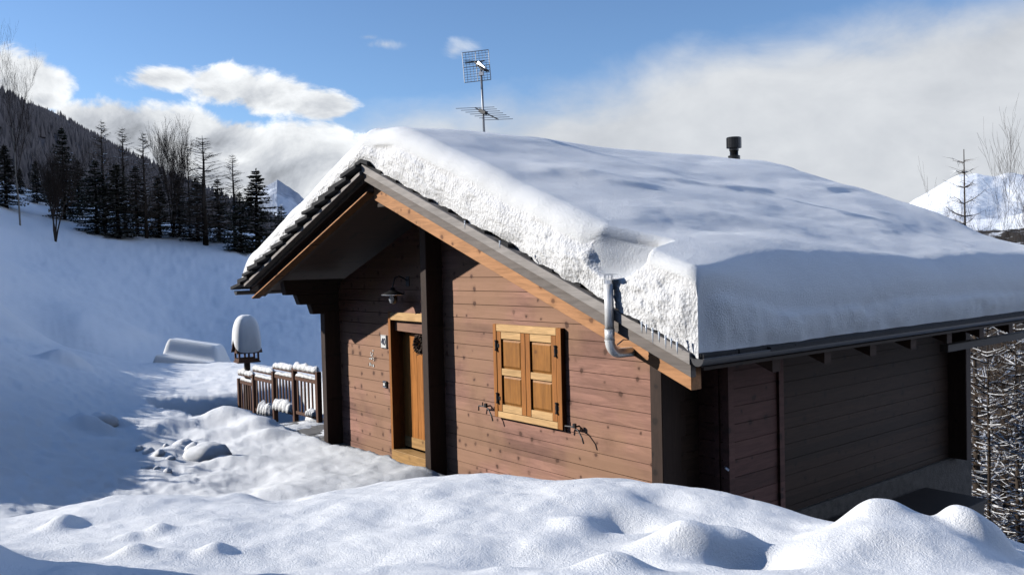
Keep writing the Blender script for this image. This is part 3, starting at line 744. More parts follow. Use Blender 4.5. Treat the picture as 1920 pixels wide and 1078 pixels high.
# house number
num = thing('house_number_sign', (-11.22, 6.5, -1.22), 'small white house number plate reading 40 left of the door', 'sign')
s = MB(); s.box(-11.305, -11.135, 6.478, 6.4995, -1.225, -1.03); s.build('plate', M['white'], num, bevel=.003)
def stroke(mb, pts, w, y): 
    for a, b in zip(pts, pts[1:]): mb.bar((a[0], y, a[1]), (b[0], y, b[1]), .004, w, up=Vector((0, -1, 0)).cross(Vector((b[0] - a[0], 0, b[1] - a[1]))))
s = MB(); cxn, czn = -11.22, -1.128
stroke(s, [(cxn - .012, czn - .045), (cxn - .012, czn + .05), (cxn - .055, czn - .015), (cxn - .002, czn - .015)], .014, 6.4755)
stroke(s, [(cxn + .033 + .022 * math.cos(t * PI / 8), czn + .002 + .047 * math.sin(t * PI / 8)) for t in range(17)], .014, 6.4755)
s.build('digits', M['ink'], num)
s = MB()
for a in ((-11.297, -11.143, -1.038, -1.034), (-11.297, -11.143, -1.221, -1.217)): s.box(a[0], a[1], 6.4755, 6.4775, a[2], a[3])
for a in (-11.297, -11.147): s.box(a, a + .004, 6.4755, 6.4775, -1.221, -1.034)
s.build('border', M['ink'], num)
# doorbell
bell = thing('doorbell', (-11.21, 6.5, -1.80), 'small square doorbell with white button on the planks left of the door', 'doorbell')
s = MB(); s.box(-11.265, -11.16, 6.475, 6.4995, -1.815, -1.715); s.build('housing', M['black'], bell, bevel=.004)
s = MB(); s.box(-11.24, -11.19, 6.466, 6.4755, -1.785, -1.745); s.build('button', M['white'], bell)
onebox('trim', 'steel', bell, -11.262, -11.163, 6.470, 6.4745, -1.73, -1.718, bevel=0); onebox('trim', 'steel', bell, -11.262, -11.163, 6.470, 6.4745, -1.812, -1.80, bevel=0)
# little white wall ornament
orn = thing('wall_ornament', (-11.61, 6.5, -1.55), 'scattered white metal wall ornament on the planks between left post and number plate', 'ornament')
for (dx, dz, ww, hh) in [(.09, .125, .03, .022), (.02, .085, .02, .03), (.075, .075, .014, .04), (.03, .05, .03, .03), (.0, .0, .03, .018), (.035, -.003, .035, .028), (.09, .01, .03, .02), (.1, -.02, .014, .03), (-.03, -.005, .02, .02), (-.015, -.09, .032, .055), (.04, -.1, .018, .032), (.085, -.105, .03, .045), (.06, .03, .012, .03)]:
    a = -11.65 + dx; b = -1.41 + dz
    s = MB(); s.prism([(a - ww / 2, b - hh / 2), (a + ww / 2, b - hh / 2 + .006), (a + ww * .3, b + hh / 2), (a - ww * .4, b + hh / 2 - .004)], 'y', 6.492, 6.4995); s.build('metal_piece', M['white'], orn)
# wreath
wc = (-10.40, 6.62, -1.13)
wr = thing('door_wreath', wc, 'dark twig and cone wreath hanging on the orange door', 'wreath')
s = MB(); rr = random.Random(3)
for k in range(260):
    t = rr.uniform(0, 2 * PI); R0 = .105 + rr.uniform(-.03, .035); p = Vector((wc[0] + R0 * math.cos(t), wc[1] + rr.uniform(-.045, .02), wc[2] + R0 * math.sin(t)))
    d = Vector((-math.sin(t) + rr.uniform(-.8, .8), rr.uniform(-.7, .4), math.cos(t) + rr.uniform(-.8, .8))).normalized() * rr.uniform(.03, .07)
    s.tube([p - d, p, p + d], [.003, .009, .002], 5)
s.build('twigs', M['twig'], wr)
s = MB()
for k in range(16):
    t = k * 2 * PI / 16 + rr.uniform(-.1, .1); c = (wc[0] + .11 * math.cos(t), wc[1] - .05, wc[2] + .11 * math.sin(t))
    s.lathe(c, [(.004, -.02), (.018, -.012), (.022, 0), (.012, .016), (.002, .022)], 7)
s.build('cones', M['bark'], wr)
s = MB(); s.tube([(wc[0] - .03, wc[1] - .02, wc[2] + .12), (wc[0] + .01, wc[1] + .03, wc[2] + .22), (wc[0] + .05, wc[1] - .01, wc[2] + .13)], .005, 5)
s.tube([(wc[0] + .01, wc[1] + .03, wc[2] + .22), (wc[0] - .02, wc[1] + .02, wc[2] + .17), (wc[0] + .03, wc[1] + .0, wc[2] + .14)], .006, 5); s.build('ribbon', M['twig'], wr)
# antenna
KS = KR
ax, ay = -9.62, 7.27
ant = thing('tv_antenna', (ax * KR, ay * KR, 1.2 * KR), 'thin roof mast with a grid aerial on top and a small rod aerial below', 'antenna')
tx, ty = ax + .03, ay - .07
s = MB(); s.tube([(ax, ay, 1.2), (tx, ty, 2.78)], .016, 8, sm=True); s.build('mast', M['alu'], ant)
def on(z): k = (z - 1.2) / 1.58; return Vector((ax + .03 * k, ay - .07 * k, z))
# grid reflector: a panel across the view, tilted
gc = on(2.73) + Vector((-.06, -.03, 0)); gr = Vector((.72, .69, .06)).normalized(); gu = Vector((-.10, .0, 1)).normalized(); gn = gr.cross(gu)
s = MB()
for k in range(9):
    a = (k - 4) / 4 * .185; s.tube([gc + gr * a - gu * .21, gc + gr * a + gu * .21], .0032 if k % 4 else .006, 5)
for k in range(13):
    a = (k - 6) / 6 * .21; s.tube([gc - gr * .185 + gu * a, gc + gr * .185 + gu * a], .0032 if k % 6 else .006, 5)
s.build('grid_reflector', M['alu'], ant)
bd = (gn * 1.0 + Vector((0, 0, 0))).normalized()
if bd.dot(Vector((.3, -1, 0))) < 0: bd = -bd
bd = (bd * .55 + Vector((.55, .35, -.62))).normalized()
s = MB(); b0 = gc + gu * .06 - gr * .02; b1 = b0 + bd * .34
s.tube([b0, b1], .014, 8)
for k in range(6):
    p = b0 + (b1 - b0) * (.35 + k * .12); s.tube([p - gu.cross(bd).normalized() * .045, p + gu.cross(bd).normalized() * .045], .012, 6)
s.tube([b0 - gr * .14, b0 + gr * .14], .007, 6); s.tube([b0 - gr * .14 + gu * .03, b0 + gr * .13 - gu * .0], .006, 6)
s.build('boom', M['antdark'], ant)
s = MB(); p = b0 + (b1 - b0) * .3; s.bar(p + Vector((0, 0, .03)), p + bd * .12 + Vector((.03, .02, -.02)), .03, .05); s.bar(on(2.62) - gr * .03, on(2.62) + gr * .03, .05, .05); s.build('dipole_box', M['steel'], ant)
# lower rod aerial
yc = on(2.10); yb = Vector((.62, .15, -.33)).normalized(); ye = Vector((.55, .83, .03)).normalized()
s = MB(); y0_, y1_ = yc - yb * .16, yc + yb * .30
s.tube([y0_, y1_], .009, 6); s.build('lower_boom', M['antdark'], ant)
s = MB()
for k, ln in enumerate((.27, .25, .24, .23, .22, .21, .2)):
    p = y0_ + (y1_ - y0_) * (k / 6); s.tube([p - ye * ln, p + ye * ln], .0042, 5)
s.build('rods', M['alu'], ant)
s = MB(); s.bar(yc - yb * .06, yc + yb * .06, .06, .05); s.build('clamp', M['antdark'], ant)

KS = 1.
# ------------------------------------------------------------------ terrace paving
s = MB(); rr = random.Random(9)
y = 5.7
while y < 7.3:
    x = -15.1; h = rr.uniform(.3, .45)
    while x < -9.0:
        ww = rr.uniform(.3, .6); s.box(x + .008, x + ww - .008, y + .008, y + h - .008, -3.1, -2.862 + rr.uniform(-.012, .006)); x += ww
    y += h
s.box(-15.1, -9.0, 5.7, 7.3, -3.2, -2.885)
tag(s.build('paving', M['paving']), kind='structure')
# thin trampled snow over the paving
def patch_snow():
    xs = np.linspace(-15.0, -9.6, 150); ys = np.linspace(5.8, 7.2, 60); X, Y = np.meshgrid(xs, ys)
    Z = -2.885 + .05 * fbm(X * 2.6, Y * 2.6, 4, 101, .6) + .018 - .09 * sstep(Y, 5.95, 6.25) * sstep(X, -13.6, -12.6)
    v = np.stack([X, Y, Z], -1).reshape(-1, 3); nx = len(xs)
    i, j = np.meshgrid(np.arange(len(ys) - 1), np.arange(nx - 1), indexing='ij')
    f = np.stack([i * nx + j, i * nx + j + 1, (i + 1) * nx + j + 1, (i + 1) * nx + j], -1).reshape(-1, 4)
    tag(np_mesh('trampled_snow', v, f, M['snow']), kind='structure')
patch_snow()

# ------------------------------------------------------------------ railing
px_ = [-14.24, -14.62, -15.65, -16.62, -17.67, -18.5]; pt = [-1.80, -1.92, -1.93, -2.08, -2.23, -2.39]; pb = [-2.9, -2.9, -3.0, -3.1, -3.25, -3.4]
RYL = 7.05
rl = thing('wooden_railing', (px_[0], RYL, -2.9), 'brown wooden railing stepping down left from the chalet corner post', 'railing')
for x, a, b in zip(px_, pt, pb):
    s = MB(); s.box(x - .045, x + .045, RYL - .045, RYL + .045, b, a); s.build('post', M['rail'], rl, bevel=.006)
secs = []
for k in range(1, 5):
    xa, xb = px_[k + 1] + .045, px_[k] - .045; zt_ = pt[k + 1] - .03 if k > 1 else -1.955
    zt_ = [None, -1.955, -2.0, -2.14, -2.29][k]
    s = MB(); s.box(xa, xb, RYL - .05, RYL + .05, zt_ - .02, zt_ + .02); s.build('handrail', M['rail'], rl, bevel=.004)
    s = MB(); s.box(xa, xb, RYL - .02, RYL + .02, zt_ - .20, zt_ - .12); s.build('rail', M['rail'], rl, bevel=.004)
    zb_ = zt_ - .80
    s = MB(); s.box(xa, xb, RYL - .02, RYL + .02, zb_ - .06, zb_); s.build('rail', M['rail'], rl, bevel=.004)
    nbal = 6
    for j in range(nbal):
        x = xa + (xb - xa) * (j + .6) / nbal; s = MB(); s.box(x - .02, x + .02, RYL - .012, RYL + .012, zb_ + .0, zt_ - .20); s.build('baluster', M['rail'], rl)
    secs.append((xa, xb, zt_, zb_))
def snow_loaf(name, x0, x1, y, z, w, h, seed, label, cat, group, lumps=.35, n=34):
    xs = np.linspace(x0, x1, n); th = np.linspace(0, PI, 11)
    e = np.sqrt(np.clip(1 - np.abs((xs - (x0 + x1) / 2) / ((x1 - x0) / 2)) ** 6, 0, 1)) + .02
    hh = h * e * (1 + lumps * fbm(xs * 6, xs * 0 + seed, 3, seed))
    V = []
    for i in range(n):
        for t in th: V.append((xs[i], y + math.cos(t) * w * e[i] * (1 + .15 * math.sin(seed + i)), z + math.sin(t) ** .7 * hh[i] * (1 + .2 * float(fbm(np.array([xs[i] * 9]), np.array([t * 2.]), 2, seed)[0]))))
    V = np.array(V); m = len(th)
    i, j = np.meshgrid(np.arange(n - 1), np.arange(m - 1), indexing='ij')
    f = np.stack([i * m + j, i * m + j + 1, (i + 1) * m + j + 1, (i + 1) * m + j], -1).reshape(-1, 4)
    bt = np.stack([np.arange(n - 1) * m, (np.arange(n - 1) + 1) * m, (np.arange(n - 1) + 1) * m + m - 1, np.arange(n - 1) * m + m - 1], -1)
    o = np_mesh(name, V, np.concatenate([f, bt])[:, ::-1], M['snowcut'])
    return tag(o, label, cat, group)
names = ['on the railing section nearest the chalet', 'on the second railing section from the chalet', 'on the third railing section from the chalet', 'on the lowest railing section']
for k, (xa, xb, zt_, zb_) in enumerate(secs):
    snow_loaf('rail_snow', xa - .06, xb + .06, RYL, zt_ + .018, .065, .11, 3 + k, 'strip of snow along the handrail ' + names[k], 'snow', 'snow strips on the handrail')
    snow_loaf('ledge_snow', xa + .02, xb - .02, RYL + .0, zt_ - .122, .035, .055, 13 + k, 'thin ledge of snow below the handrail ' + names[k], 'snow', 'snow ledges on the middle rail')
snow_loaf('rail_foot_snow', secs[1][0], secs[1][1], RYL - .02, secs[1][3] - .01, .12, .2, 27, 'chunky snow heap on the bottom rail of the second railing section', 'snow', 'snow heaps on the bottom rail')
snow_loaf('rail_foot_snow', secs[0][0] + .55, secs[0][1] - .05, RYL - .02, secs[0][3] - .01, .08, .12, 29, 'small snow heap on the bottom rail nearest the chalet', 'snow', 'snow heaps on the bottom rail')
snow_loaf('rail_foot_snow', secs[2][0] + .3, secs[2][1], RYL - .02, secs[2][3] - .05, .12, .22, 31, 'snow heap at the foot of the third railing section', 'snow', 'snow heaps on the bottom rail')

# ------------------------------------------------------------------ bird house with its snow cap
bu, bv, _ = pix(463, 672, 18.6); bx, by = xy(bu, bv)
bz = gz(bu, bv); hz = pix(463, 676, 18.6)[2]; 
bh = thing('bird_house', (bx, by, bz), 'brown wooden bird house on a post beyond the railing', 'bird house')
def BH(p):  # local frame: a along the gable axis (mostly across the view), b toward the viewer
    ca, sa = math.cos(-.55), math.sin(-.55)
    u = p[0] * ca + p[1] * sa; v = -p[0] * sa + p[1] * ca      # u right, v away
    X, Y = xy(bu + u, bv + v); return (X, Y, hz + p[2])
class LB(MB):
    def lbox(s, x0, x1, y0, y1, z0, z1): s.hexa([BH(q) for q in [(x0, y0, z0), (x1, y0, z0), (x1, y1, z0), (x0, y1, z0), (x0, y0, z1), (x1, y0, z1), (x1, y1, z1), (x0, y1, z1)]])
s = LB(); s.lbox(-.055, .055, -.055, .055, bz - hz - .2, -.02); s.build('post', M['dark'], bh, bevel=.005)
s = LB(); s.lbox(-.24, .24, -.2, .2, -.03, .0); s.build('tray', M['rail'], bh)
s = LB()
for a in (-.2, 0, .2): 
    for b in (-.17, .17): s.lbox(a - .018, a + .018, b - .018, b + .018, .0, .20)
s.lbox(-.22, .22, -.19, -.15, .17, .21); s.lbox(-.22, .22, .15, .19, .17, .21); s.lbox(-.22, -.18, -.15, .15, .17, .21); s.lbox(.18, .22, -.15, .15, .17, .21)
s.lbox(-.22, .22, -.185, -.165, .0, .06); s.lbox(-.22, .22, .165, .185, .0, .06); s.lbox(-.215, -.195, -.165, .165, .0, .06)
s.build('house_body', M['rail'], bh)
s = LB()
for sg in (-1, 1):
    P4 = [(-.27, 0, .43), (.27, 0, .43), (.27, sg * .25, .18), (-.27, sg * .25, .18)]
    v8 = [BH(q) for q in P4] + [BH((q[0], q[1], q[2] + .025)) for q in P4]
    s.add(v8, [(0, 1, 2, 3), (7, 6, 5, 4), (0, 4, 5, 1), (1, 5, 6, 2), (2, 6, 7, 3), (3, 7, 4, 0)])
for a in (-.215, .205):
    v6 = [BH(q) for q in [(a, -.19, .20), (a, .19, .20), (a, 0, .41), (a + .012, -.19, .20), (a + .012, .19, .20), (a + .012, 0, .41)]]
    s.add(v6, [(0, 1, 2), (5, 4, 3), (0, 3, 4, 1), (1, 4, 5, 2), (2, 5, 3, 0)])
s.build('house_roof', M['rail'], bh)
def cap_mesh():
    V = []; n, m = 26, 40
    for i in range(n + 1):
        t = i / n
        for j in range(m):
            a = 2 * PI * j / m; c, s_ = math.cos(a), math.sin(a)
            k = 1 / max(abs(c) ** 4 + abs(s_) ** 4, 1e-6) ** .25
            rad = (1 - t ** 2.3) ** .62 if t < 1 else 0.
            x = c * k * .285 * (rad * .93 + .07 * (1 - t)); y = s_ * k * .275 * (rad * .93 + .07 * (1 - t))
            zl = .45 - abs(y) * 1.0 + .02
            z = (zl - .0) * (1 - t) + (.98) * t if t > 0 else zl
            z = zl * (1 - t) ** 1.5 + (1.0 * (1 - (1 - t) ** 1.5))
            nz = .012 * float(fbm(np.array([a * 3]), np.array([t * 6]), 3, 5)[0])
            V.append(BH((x * (1 + nz * 2), y * (1 + nz * 2), z)))
    f = [(i * m + j, i * m + (j + 1) % m, (i + 1) * m + (j + 1) % m, (i + 1) * m + j) for i in range(n) for j in range(m)]
    o = np_mesh('bird_house_snow', V, f, M['roofsnow'])
    return tag(o, 'tall rounded snow cap on the bird house roof', 'snow')
cap_mesh()

# ------------------------------------------------------------------ snow hump that hides something low beyond the field
def hump():
    u0, v0, z0 = pix(365, 682, 27.6); V = []; n = 90; m = 70
    zb = -3.33
    us = np.linspace(-1.35, 1.35, n); vs = np.linspace(-1.5, 1.2, m); U, Vv = np.meshgrid(us, vs)
    def soft(x, a, b): return sstep(x, a, b)
    low = soft(U, -1.15, -.80) * (1 - soft(U, .80, 1.2)) * soft(Vv, -1.2, -.95) * (1 - soft(Vv, .7, 1.1)) * .62
    hi = soft(U, -1.02, -.70) * (1 - soft(U, .72, 1.02)) * soft(Vv, -.42, -.14) * (1 - soft(Vv, .45, .85)) * .44
    ridge = .035 * np.exp(-((Vv + .93) / .06) ** 2) * soft(U, -.95, -.7) * (1 - soft(U, .6, .9)) + .035 * np.exp(-((Vv + .13) / .06) ** 2) * soft(U, -.85, -.65) * (1 - soft(U, .6, .8))
    Z = zb + low + hi + ridge - .17 * (U + .2) * sstep(low, .2, .5)
    X = (u0 + U) * RX + (v0 + Vv) * FX; Y = (u0 + U) * RY + (v0 + Vv) * FY
    v = np.stack([X, Y, Z], -1).reshape(-1, 3)
    i, j = np.meshgrid(np.arange(m - 1), np.arange(n - 1), indexing='ij')
    f = np.stack([i * n + j, i * n + j + 1, (i + 1) * n + j + 1, (i + 1) * n + j], -1).reshape(-1, 4)
    tag(np_mesh('snow_covered_hump', v, f, M['roofsnow']), 'long smooth snow-covered hump with two straight bright ridges left of the bird house', 'snow hump')
hump()

# ------------------------------------------------------------------ loose snow lumps
def lump(px, py, v, sx, sz, seed, label, group=None, sy=None, nm='snow_lump'):
    u, vv, _ = pix(px, py, v); z = gz(u, v) ; sy = sy or sx
    V = []; n, m = 12, 18
    for i in range(n + 1):
        ph = PI * i / n
        for j in range(m):
            th = 2 * PI * j / m
            d = Vector((math.sin(ph) * math.cos(th), math.sin(ph) * math.sin(th), math.cos(ph)))
            k = 1 + .22 * float(fbm(np.array([d.x * 1.6 + seed + d.z]), np.array([d.y * 1.6 + seed * 2 - d.z]), 3, seed)[0])
            X, Y = xy(u + d.x * sx * k, v + d.y * sy * k); V.append((X, Y, z + sz * .02 + d.z * sz * k))
    f = [(i * m + j, (i + 1) * m + j, (i + 1) * m + (j + 1) % m, i * m + (j + 1) % m) for i in range(n) for j in range(m)]
    tag(np_mesh(nm, V, f, M['snow']), label, 'snow lump', group)
lump(388, 880, 12.6, .34, .24, 3, 'large rounded snow boulder with a pointed right end on the path', None, .26)
lump(365, 872, 12.7, .14, .14, 5, 'middling snow lump tucked left of the large boulder', 'snow lumps on the path')
lump(345, 838, 13.6, .20, .16, 6, 'smooth pale snow lump just behind the large boulder', 'snow lumps on the path')
for k, (px, py, v, a, b) in enumerate([(280, 860, 12.9, .10, .09), (262, 852, 13.1, .06, .06), (300, 872, 12.5, .08, .07), (320, 878, 12.3, .07, .06), (275, 895, 11.7, .08, .06), (295, 892, 11.8, .05, .05),
                                       (315, 900, 11.5, .06, .05), (312, 860, 12.9, .05, .05)]):
    lump(px, py, v, a, b, 20 + k, 'small snow clod among the scattered clods left of the large boulder', 'snow clods scattered on the path', nm='snow_clod')
lump(192, 795, 14.6, .25, .2, 41, 'blocky snow chunk standing on the shaded left bank', None)

# ------------------------------------------------------------------ dark boxes along the stone base
for (x0, x1, y0, y1, z1, lab) in [(-5.45, -4.7, 9.9, 11.22, -3.10, 'large dark wooden box against the stone base at the far right corner of the chalet'), (-5.45, -5.0, 8.6, 9.7, -3.05, 'smaller dark wooden box nearer the closet beside the stone base')]:
    bxo = thing('storage_box', ((x0 + x1) / 2, (y0 + y1) / 2, -4.3), lab, 'box', 'dark boxes along the stone base')
    s = MB(); s.box(x0, x1, y0, y1, -4.6, z1 - .03); s.build('box_body', M['box'], bxo, bevel=.006)
    s = MB(); s.box(x0 - .0, x1 + .03, y0 - .03, y1 + .03, z1 - .028, z1 + .012); s.build('lid', M['box'], bxo, bevel=.006)

# ------------------------------------------------------------------ trees
def twig(mb, p, q, w, mi):     # a thin flat twig: two crossed slivers cost too much, one sliver facing a random side is enough
    d = q - p; s = d.cross(Vector((random.uniform(-1, 1), random.uniform(-1, 1), random.uniform(-1, 1))))
    if s.length < 1e-6: return
    s = s.normalized() * w
    mb.add([p - s, p + s, q], [(0, 1, 2)], mi=mi)
def spruce_proto(h, R, seed, needle, snow=.25, dens=1.):
    random.seed(seed); t = MB(); c = MB()
    t.tube([(0, 0, -.4), (0, 0, h * .5), (.03, .0, h)], [h * .016, h * .010, .01], 7)
    z = h * random.uniform(.02, .05)
    while z < h * .985:
        f = 1 - z / h; Lb = R * (f ** .8) * random.uniform(.75, 1.12) + .1
        for k in range(random.randint(5, 8)):
            a = random.uniform(0, 2 * PI); L_ = Lb * random.uniform(.6, 1.1); dr = random.uniform(.15, .4) * (.5 + f)
            d = Vector((math.cos(a), math.sin(a), 0)); base = Vector((0, 0, z))
            side = Vector((-d.y, d.x, 0)); n = max(3, int(L_ / .28 * dens)); prev = base
            for i in range(1, n + 1):
                s_ = i / n; p = base + d * (L_ * s_) + Vector((0, 0, -dr * L_ * s_ + .25 * L_ * s_ * s_))
                c.add([prev + Vector((0, 0, .015)), prev - Vector((0, 0, .015)), p], [(0, 1, 2)], mi=1)
                wd = (.50 * (1 - s_ * .7) * min(1, L_) + .08) * random.uniform(.7, 1.3)
                for sg in (-1, 1):
                    q = p + side * sg * wd + d * random.uniform(.0, .25) * wd + Vector((0, 0, -random.uniform(.05, .5) * wd))
                    w_ = random.uniform(.08, .16) * (h / 12)
                    mi = 2 if random.random() < snow * (.4 + .6 * f) else 0
                    c.add([p - d * w_, p + d * w_, q + d * w_ * .6 - Vector((0, 0, .05)), q - d * w_ * .6 + Vector((0, 0, .02))], [(0, 1, 2, 3)], mi=mi)
                    q2 = p + side * sg * wd * .3 - Vector((0, 0, random.uniform(.1, .3) * (h / 12)))
                    c.add([p - d * w_ * .8, p + d * w_ * .8, q2], [(0, 1, 2)], mi=0)
                prev = p
        z += h * .026 * random.uniform(.7, 1.3) / dens ** .5
    tip = Vector((.03, 0, h))
    for k in range(8): twig(c, tip - Vector((0, 0, .3)), tip + Vector((random.uniform(-.1, .1), random.uniform(-.1, .1), random.uniform(-.2, .3))), .04, 0)
    return t, c, [needle, M['bark'], M['farsnow']]
def larch_proto(h, R, seed, snow=.06, dens=1., tw=.016, low=.12, ntw=2, tr=.015):
    random.seed(seed); t = MB(); c = MB()
    t.tube([(0, 0, -.4), (.05, 0, h * .4), (.0, .05, h * .75), (0, 0, h)], [h * tr, h * tr * .73, h * tr * .33, .010], 7)
    z = h * low
    while z < h * .98:
        f = 1 - z / h; Lb = (R * min(1, (f * 1.6)) ** .85) * random.uniform(.7, 1.1) + .12
        for k in range(random.randint(3, 5)):
            a = random.uniform(0, 2 * PI); L_ = Lb * random.uniform(.5, 1.1); d = Vector((math.cos(a), math.sin(a), 0)); base = Vector((0, 0, z)); side = Vector((-d.y, d.x, 0))
            n = max(3, int(L_ / .3 * dens)); prev = base; rise = random.uniform(-.25, .15) + (.35 * (1 - f)); hasS = random.random() < snow * 3
            for i in range(1, n + 1):
                s_ = i / n; p = base + d * (L_ * s_) + Vector((random.uniform(-.03, .03), random.uniform(-.03, .03), rise * L_ * s_ + .22 * L_ * s_ * s_))
                w_ = tw * (1.6 - s_)
                c.add([prev + Vector((0, 0, w_)), prev - Vector((0, 0, w_)), p - Vector((0, 0, w_ * .7)), p + Vector((0, 0, w_ * .7))], [(0, 1, 2, 3)], mi=0)
                c.add([prev + side * w_, prev - side * w_, p - side * w_ * .7, p + side * w_ * .7], [(0, 1, 2, 3)], mi=0)
                if hasS and random.random() < .55:
                    c.add([prev + side * w_ * 2.2 + Vector((0, 0, w_ * 1.6)), prev - side * w_ * 2.2 + Vector((0, 0, w_ * 1.6)), p - side * w_ * 1.8 + Vector((0, 0, w_ * 1.4)), p + side * w_ * 1.8 + Vector((0, 0, w_ * 1.4))], [(0, 1, 2, 3)], mi=1)
                    c.add([prev + Vector((0, 0, w_ * .3)), prev + Vector((0, 0, w_ * 3)), p + Vector((0, 0, w_ * 2.6)), p + Vector((0, 0, w_ * .3))], [(0, 1, 2, 3)], mi=1)
                for r in range(ntw):
                    sg = random.choice((-1, 1)); q = p + side * sg * random.uniform(.08, .32) * (h / 12) + d * random.uniform(0, .25) + Vector((0, 0, random.uniform(-.22, .12) * (h / 12)))
                    twig(c, p, q, tw * .55, 1 if random.random() < snow * .12 else 0)
                prev = p
        z += h * .021 * random.uniform(.6, 1.4)
    return t, c, [M['larch'], M['farsnow']]
def birch_proto(h, spread, seed, forks=1, tw=.018, maxlev=4, thick=.012):
    random.seed(seed); t = MB(); c = MB()
    def grow(p, d, L_, r, lev):
        n = 4; pts = [p]; rad = [r]
        for i in range(n):
            d = (d + Vector((random.uniform(-.14, .14), random.uniform(-.14, .14), random.uniform(-.02, .10)))).normalized(); p = p + d * (L_ / n); pts.append(p); rad.append(r * (1 - .5 * (i + 1) / n))
            if lev < maxlev and (i > 0 or lev > 0):
                for k in range((2 if lev < 3 else 1) if maxlev != 3 else (2 if lev == 0 else 1)):
                    sd = Vector((random.uniform(-1, 1), random.uniform(-1, 1), random.uniform(.1, .9))).normalized()
                    nd = (d * .8 + sd * spread).normalized()
                    grow(p, nd, L_ * random.uniform(.42, .62), rad[-1] * .55, lev + 1)
        if lev <= 1 or maxlev < 4: (t if lev == 0 else c).tube(pts, [max(x, tw * (.8 if lev < 2 else .45)) for x in rad], 5 if lev < 2 else 3, caps=False, mi=0)
        else:
            for a, b, ra in zip(pts, pts[1:], rad): 
                w_ = max(ra, tw * .7); s_ = (b - a).cross(Vector((random.uniform(-1, 1), random.uniform(-1, 1), .3)))
                if s_.length < 1e-6: continue
                s_ = s_.normalized() * w_; c.add([a - s_, a + s_, b + s_ * .6, b - s_ * .6], [(0, 1, 2, 3)], mi=0)
    for k in range(forks):
        dd = Vector((random.uniform(-.25, .25), random.uniform(-.25, .25), 1)).normalized() if forks > 1 else Vector((.03, 0, 1))
        grow(Vector((0, 0, -.3)), dd, h * .62, h * thick, 0)
    return t, c, [M['birchtwig']]
def make_tree(proto, name, barkmat):
    t, c, mats = proto
    e = bpy.data.objects.new(name, None); COL.objects.link(e)
    t.build('trunk', barkmat, e, smooth=True); c.build('crown', mats, e)
    return e
def copy_tree(e):
    r = e.copy(); COL.objects.link(r)
    for ch in list(e.children): c = ch.copy(); COL.objects.link(c); c.parent = r
    return r
used = set()
def place(e, px, pbase, ptop, v, h0, label, cat, group, wide=1., rz=None):
    name_of = e.name; u, _, _ = pix(px, pbase, v); z = gz(u, v); zt_ = pix(px, ptop, v)[2]
    o = e if e.name not in used else copy_tree(e); used.add(e.name)
    k = (zt_ - z) / h0; X, Y = xy(u, v); o.location = (X, Y, z); wide *= 1.45 if 'spruce' in name_of else 1.15; o.scale = (k * wide, k * wide, k); o.rotation_euler = (0, 0, random.uniform(0, 6.28) if rz is None else rz)
    tag(o, label, cat, group); return o
SP = [make_tree(spruce_proto(12, 2.6, 1, M['needle'], .10), 'spruce_tree', M['bark']), make_tree(spruce_proto(12, 2.2, 2, M['needle2'], .16), 'spruce_tree', M['bark'])]
LA = [make_tree(larch_proto(12, 2.6, 3, .05, 1., .022, .08, 4), 'larch_tree', M['bark']), make_tree(larch_proto(12, 2.3, 4, .05, 1., .022, .08, 4), 'larch_tree', M['bark'])]
BI = [make_tree(birch_proto(12, .6, 5, 1, .009, 4, .009), 'birch_tree', M['birch']), make_tree(birch_proto(12, .6, 6, 4), 'bare_tree', M['bark'])]
G = 'trees along the top of the snowy slope'
random.seed(77)
